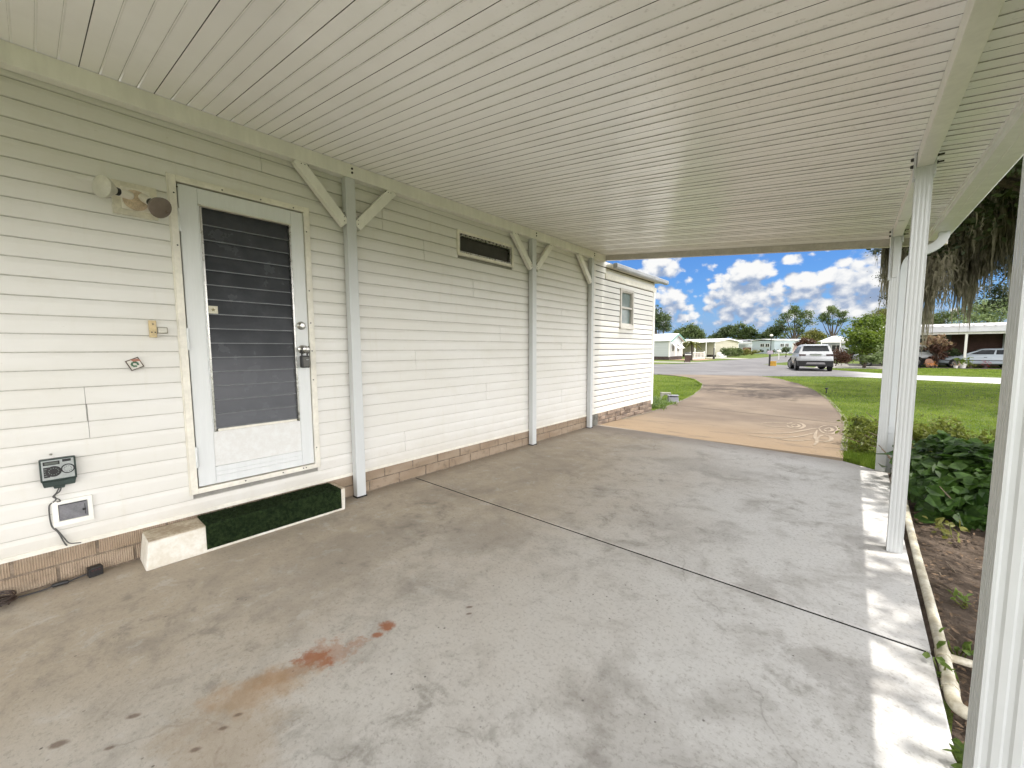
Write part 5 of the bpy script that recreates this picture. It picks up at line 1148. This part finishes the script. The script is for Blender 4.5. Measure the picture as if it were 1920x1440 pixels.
bush('low dark planting along the wall of the blue house', 1440, 658, 3.2, 79, 1800, .18, MLF_D, ((1428, 658, 3, 1), (1452, 658, 3, 0), (1470, 658, 4, 0), (1460, 658, 3, 0)))
bush('small palm like bush near the corner of the blue house', 1474, 655, 6, 62, 700, .3, MLF_D, trunk=.06, asp=.2)
# potted plants and flowers along the neighbour bed
def pot(label, px, d, r, h_, matp, matl, n, ls, top, name='potted_plant'):
    x, y = on_ground(px, d); b = empty(name, (x, y, gz(y) + .01), 0, label, 'plant')
    MB().lathe([(0, r * .7), (h_ * .9, r), (h_, r * 1.08), (h_, r * .9)], (0, 0, 0), (0, 0, 1), 16).build('pot', matp, b, smooth=True)
    c = rng.normal(size=(n, 3)) * np.array([r, r, top * .35]) + np.array([0, 0, h_ + top * .5]); soup('leaves', leaf_verts(c, ls, .3, .3), 4, matl, b)
pot('white pot with broad green leaves under the carport post', 1808, 28.4, .22, .32, MWH, MLF_B, 90, .28, .4)
pot('small pot of red flowers beside the silver sedan door', 1850, 28.2, .12, .18, MSKRT, leafmat('red_bloom', (.30, .01, .03), (.5, .03, .06), 3, .2), 60, .10, .35)
pot('little pot of peach flowers left of the white pot', 1795, 28.3, .13, .18, MWH, leafmat('peach_bloom', (.5, .28, .2), (.6, .42, .3), 3, .2), 40, .10, .2)
pot('orange flowers at the foot of the ti plant', 1750, 28.6, .13, .16, MSKRT, leafmat('orange_bloom', (.5, .16, .02), (.62, .26, .04), 3, .2), 60, .12, .2)
x, y = on_ground(1745, 28.9); b = empty('wagon_wheel', (x, y, gz(y)), .3, 'round terracotta garden disc leaning by the ti plant', 'ornament'); MB().lathe([(-.03, .34), (.03, .34), (.04, .26), (.045, 0)], (0, 0, .34), (.5, -1, .25), 22).build('disc', pmat('terracotta', (.17, .085, .05), .8, .15, 6), b)
pot('low yellowish plant right of the white pot', 1822, 28.3, .12, .14, MSKRT, MLF_Y, 70, .16, .2)
# palm in front of the cream carport
x, y = on_ground(1297, 50); pl = empty('small_palm', (x, y, gz(y)), 0, 'small yellow green palm in front of the cream carport', 'palm')
MB().tube([(0, 0, -.1), (.05, 0, 1.0), (.0, .05, 2.2)], [.14, .11, .10], 9).build('trunk', MBARK, pl, smooth=True); V = []
for k in range(30):
    a = random.uniform(0, 6.28); l = random.uniform(.8, 1.35); e = random.uniform(-.2, 1.1); pr = None
    for s_ in range(7):
        t = s_ / 6; rr = l * t * math.cos(e * (1 - t * .6)); z = 2.2 + l * t * math.sin(e) - .75 * l * t * t; px_, py_ = math.cos(a) * rr, math.sin(a) * rr + .05; w = .16 * math.sin(math.pi * min(1, t + .12)) + .01
        c = [(px_ - math.sin(a) * w, py_ + math.cos(a) * w, z - .05), (px_, py_, z + .02), (px_ + math.sin(a) * w, py_ - math.cos(a) * w, z - .05)]
        if pr: V += [pr[0], pr[1], c[1], c[0], pr[1], pr[2], c[2], c[1]]
        pr = c
soup('fronds', np.array(V), 4, MLF_Y, pl)
def far_tree(label, d, blobs, n, size, mat, trunk=.3, base=None, **kw):
    bl = [pb(a, b_, r, d + (q[0] if q else 0)) for a, b_, r, *q in blobs]
    bx, by = on_ground(base or blobs[0][0], d)
    kw.setdefault('sig', .16 * max(b_[3] for b_ in bl) + .1); return plant('tree', label, 'tree', (bx, by), bl, n, size, mat, nclump=kw.pop('nclump', 150), trunk=trunk, group='trees behind the far houses', **kw)
far_tree('dark oak behind the cottage roof at the house corner', 76, [(1236, 604, 15), (1222, 600, 18), (1248, 612, 10), (1243, 596, 8), (1210, 590, 22)], 6000, .38, MLF_D)
far_tree('flowering green tree behind the cottage gable', 82, [(1292, 622, 13), (1308, 628, 10), (1278, 626, 11), (1300, 615, 8), (1318, 634, 6)], 6500, .36, MLF_M)
far_tree('broad dark green tree behind the cream house, left half', 112, [(1362, 622, 11), (1350, 629, 9), (1372, 617, 10), (1345, 634, 6)], 6000, .45, MLF_D)
far_tree('lighter green tree behind the cream house, right half', 108, [(1388, 617, 12), (1404, 622, 11), (1415, 630, 8), (1396, 629, 10), (1380, 626, 9)], 6500, .45, MLF_M)
far_tree('low distant tree between the cottage and cream house trees', 190, [(1338, 632, 4), (1332, 633, 3)], 600, .8, MLF_D)
far_tree('dark low tree left of the tall pale tree', 104, [(1450, 622, 11), (1438, 629, 8), (1460, 616, 8), (1430, 632, 5)], 5000, .42, MLF_D)
far_tree('tall open crowned tree with pale bare limbs above the blue house', 100, [(1490, 582, 12), (1474, 592, 11), (1508, 592, 11), (1462, 604, 9), (1495, 606, 10), (1517, 604, 8), (1480, 617, 9), (1470, 628, 8), (1500, 622, 8)], 6000, .36, MLF_M, trunk=.34, nclump=110, limbs=9, inner=.3, base=1487)
far_tree('second tall open crowned tree behind the white suv', 104, [(1562, 582, 10), (1548, 592, 9), (1575, 590, 9), (1556, 604, 8), (1572, 606, 8), (1540, 600, 6), (1584, 600, 6)], 4200, .36, MLF_M, trunk=.3, nclump=90, limbs=8, inner=.3, base=1557)
far_tree('yellow green tree directly above the white street suv', 84, [(1525, 626, 10), (1535, 632, 9), (1514, 634, 8), (1522, 640, 7)], 4500, .32, MLF_Y)
far_tree('bare brownish tree behind the suv roof', 76, [(1508, 640, 7), (1520, 642, 6), (1498, 645, 5)], 1600, .3, MLF_R, trunk=.14)
far_tree('green tree behind the big bush and slab posts', 62, [(1640, 602, 18), (1660, 596, 20), (1620, 612, 14), (1690, 604, 20)], 7000, .3, MLF_Y)
far_tree('pale green tree above the brown house carport roof', 52, [(1850, 590, 24), (1825, 600, 18), (1875, 585, 26), (1800, 604, 14), (1890, 570, 22), (1840, 575, 16)], 8000, .26, MLF_P)
far_tree('mixed green tree behind the left end of the brown house roof', 56, [(1770, 598, 16), (1740, 604, 14), (1725, 596, 14), (1790, 592, 14)], 5000, .26, MLF_M)
far_tree('tall dark tree far right beyond the brown house', 58, [(1930, 560, 50), (1990, 540, 60), (2080, 540, 70), (2200, 560, 80)], 7000, .4, MLF_D)
# the far treeline that closes the horizon
def treeline():
    C_ = []
    for px in range(1120, 2600, 7):
        for d in (150,):
            dd = d + random.uniform(-15, 25); p = at(px, 652, dd); r_ = random.uniform(2.2, 4.6); C_.append((p[0], p[1], .3 + r_ * .8, r_))
    for a in range(0, 360, 2):
        t_ = R(a); 
        if 310 < a or a < 70: continue
        C_.append((math.sin(t_) * 140, math.cos(t_) * 140, 3.0, random.uniform(3, 5.5)))
    c = clump_points(26000, C_, 2400, .8, .8, .3); return leaf_verts(c[c[:, 2] > 0], 1.0, .3, .6)
tag(soup('treeline', treeline(), 4, MLF_D), kind='stuff')

# ------------------------------------------------------------------ camera, sun, sky
cam = bpy.data.cameras.new('camera'); co = bpy.data.objects.new('camera', cam); COL.objects.link(co)
cam.sensor_fit = 'HORIZONTAL'; cam.sensor_width = 36; cam.lens = F / 1920 * 36; cam.clip_start = .05; cam.clip_end = 6000
rm = Matrix((tuple(M[:, 0]), tuple(-M[:, 1]), tuple(-M[:, 2]))).transposed()
co.matrix_world = Matrix.Translation(CAM) @ rm.to_4x4()
S.camera = co
SUNV = Vector((.235, .085, 1)).normalized()
sl = bpy.data.lights.new('sun', 'SUN'); sl.energy = 2.8; sl.angle = R(.53); sl.color = (1, .955, .88)
so = bpy.data.objects.new('sun', sl); COL.objects.link(so); so.rotation_euler = SUNV.to_track_quat('Z', 'Y').to_euler(); so.location = (3, 3, 12)

W = bpy.data.worlds.new('World'); S.world = W; W.use_nodes = True; t = W.node_tree; t.nodes.clear(); g = G(t)
D = g.n('ShaderNodeTexCoord').outputs['Generated']
sky = g.n('ShaderNodeTexSky', sky_type='NISHITA', sun_disc=False, sun_elevation=math.asin(SUNV.z), sun_rotation=math.atan2(SUNV.x, SUNV.y), air_density=1.0, dust_density=.3, ozone_density=4.0)
CLOUDS = [  # pixel direction of each heap, angular radius, weight
    (1240, 500, .034, 1.0), (1225, 510, .03, .9), (1256, 505, .022, .8), (1258, 560, .034, 1.0), (1240, 585, .04, .9), (1285, 588, .026, .7), (1305, 594, .02, .6),
    (1398, 512, .032, 1.05), (1425, 512, .024, .9), (1368, 532, .032, 1.0), (1390, 552, .046, 1.1), (1345, 562, .03, .85), (1430, 555, .034, .9), (1462, 548, .026, .8),
    (1490, 528, .026, .75), (1515, 540, .036, .9), (1545, 532, .036, .95), (1588, 516, .034, 1.05), (1600, 545, .04, 1.0), (1640, 520, .034, 1.05), (1660, 545, .05, 1.0), (1690, 500, .05, .9), (1570, 575, .04, .95), (1620, 582, .05, .9),
    (1420, 585, .04, .8), (1360, 588, .03, .75), (1500, 580, .036, .7), (1480, 486, .016, .7), (1494, 484, .014, .65), (1740, 430, .08, .9)]
def density(vec, fine=True):
    v = g.vmath('MULTIPLY', vec, (1, 1, 1.3))
    n1 = g.noise(v, 15, 2, .5); n2 = g.noise(v, 42, 6, .62, .3)
    vo = g.n('ShaderNodeTexVoronoi', {'Vector': g.vmath('ADD', v, g.vmath('MULTIPLY', g.n('ShaderNodeTexNoise', {'Vector': v, 'Scale': 60.0, 'Detail': 3.0}).outputs[1], (.012, .012, .012))), 'Scale': 44.0}, feature='SMOOTH_F1')
    vo.inputs['Smoothness'].default_value = .35
    tot = None
    for px, py, r_, w in CLOUDS:
        d = ray(px, py); d = d / np.linalg.norm(d)
        ln = g.vmath('LENGTH', g.vmath('MULTIPLY', g.vmath('SUBTRACT', vec, tuple(map(float, d))), (.78 / r_, .78 / r_, 1.05 / r_)), None, out=1)
        b = g.math('MULTIPLY', g.ramp(ln, 1.45, .25), w)
        tot = b if tot is None else g.math('SMOOTH_MAX', tot, b, .22)
    # the rest of the sky away from these heaps: broken cumulus everywhere
    oth = g.math('SUBTRACT', g.math('MULTIPLY', g.noise(g.vmath('ADD', vec, (3, 1, 2)), 2.3, 3, .55), 2.0), .42)
    z = g.n('ShaderNodeSeparateXYZ', {0: vec})
    inview = g.math('MULTIPLY', g.ramp(g.vmath('DOT_PRODUCT', vec, tuple(map(float, _n(ray(1440, 470)))), out=1), .86, .955), 1.0)
    oth = g.mix(inview, oth, g.math('MULTIPLY', g.math('SUBTRACT', g.noise(v, 5, 3, .6), .34), .9)); 
    tot = g.math('MAXIMUM', tot, oth)
    e = g.math('ADD', tot, g.math('MULTIPLY', g.math('SUBTRACT', n2, .5), 1.15))
    e = g.math('ADD', e, g.math('MULTIPLY', g.math('SUBTRACT', .36, vo.outputs[0]), .95))
    e = g.math('ADD', e, g.math('MULTIPLY', g.math('SUBTRACT', n1, .5), .5))
    if fine: e = g.math('ADD', e, g.math('MULTIPLY', g.math('SUBTRACT', g.noise(v, 130, 4, .6), .5), .30))
    return e
e0 = density(D)
up = _n(np.array([SUNV.x * .25 + .05, SUNV.y * .25, 1.0]))
e1 = density(g.vmath('ADD', D, tuple(map(float, up * .026))), False)
cov = g.ramp(e0, .16, .66)
thick = g.ramp(e0, .55, 1.7)
lit = g.ramp(g.math('SUBTRACT', e1, e0), .50, -.62)          # tops face open sky, undersides look into the heap
zz = g.n('ShaderNodeSeparateXYZ', {0: D}).outputs[2]
lit = g.math('MULTIPLY', lit, g.math('SUBTRACT', 1.0, g.math('MULTIPLY', g.ramp(e1, .9, 1.8), .5)))
CL = 3.4
cloud = g.mix(lit, (1.15, 1.48, 2.12), (3.45, 3.45, 3.42))
skyc = g.mix(1.0, sky.outputs[0], (.20, .33, .50), 'MULTIPLY')
low = g.ramp(zz, .13, .02)
skyc = g.mix(g.math('MULTIPLY', low, .75), skyc, (1.15, 1.65, 2.65))
# away from that part of the sky an added bright fill lights the carport interior
front = g.ramp(g.vmath('DOT_PRODUCT', D, tuple(map(float, _n(ray(1440, 480)))), out=1), .84, .95)
vf = g.ramp(g.vmath('DOT_PRODUCT', D, (.9, .3, .15), out=1), -.7, .55, .28, 1.0)
vf = g.math('MULTIPLY', vf, g.ramp(g.n('ShaderNodeSeparateXYZ', {0: D}).outputs[2], .70, .12, .44, 1.32))
fill_sky = g.mix(g.ramp(g.noise(g.vmath('MULTIPLY', D, (1, 1, 1.6)), 2.6, 5, .6), .36, .60), (9.2, 9.4, 10.0), (20.8, 20.3, 20.2))
fill_sky = g.mix(1.0, fill_sky, g.n('ShaderNodeCombineColor', {0: vf, 1: vf, 2: vf}).outputs[0], 'MULTIPLY')
col = g.mix(front, fill_sky, g.mix(cov, skyc, cloud))
bg = g.n('ShaderNodeBackground', {'Color': col, 'Strength': .15})
wo = t.nodes.new('ShaderNodeOutputWorld'); t.links.new(bg.outputs[0], wo.inputs[0])
W.cycles.sampling_method = 'MANUAL'; W.cycles.sample_map_resolution = 512
S.view_settings.view_transform = 'Standard'; S.view_settings.look = 'None'; S.view_settings.gamma = 1; S.view_settings.use_curve_mapping = False
S.view_settings.exposure = .91
S.cycles.use_denoising = True; S.cycles.use_adaptive_sampling = True; S.cycles.adaptive_threshold = .02; S.cycles.max_bounces = 9; S.cycles.diffuse_bounces = 6; S.cycles.glossy_bounces = 4; S.cycles.transparent_max_bounces = 6
S.cycles.sample_clamp_indirect = 8; S.cycles.caustics_reflective = False; S.cycles.caustics_refractive = False
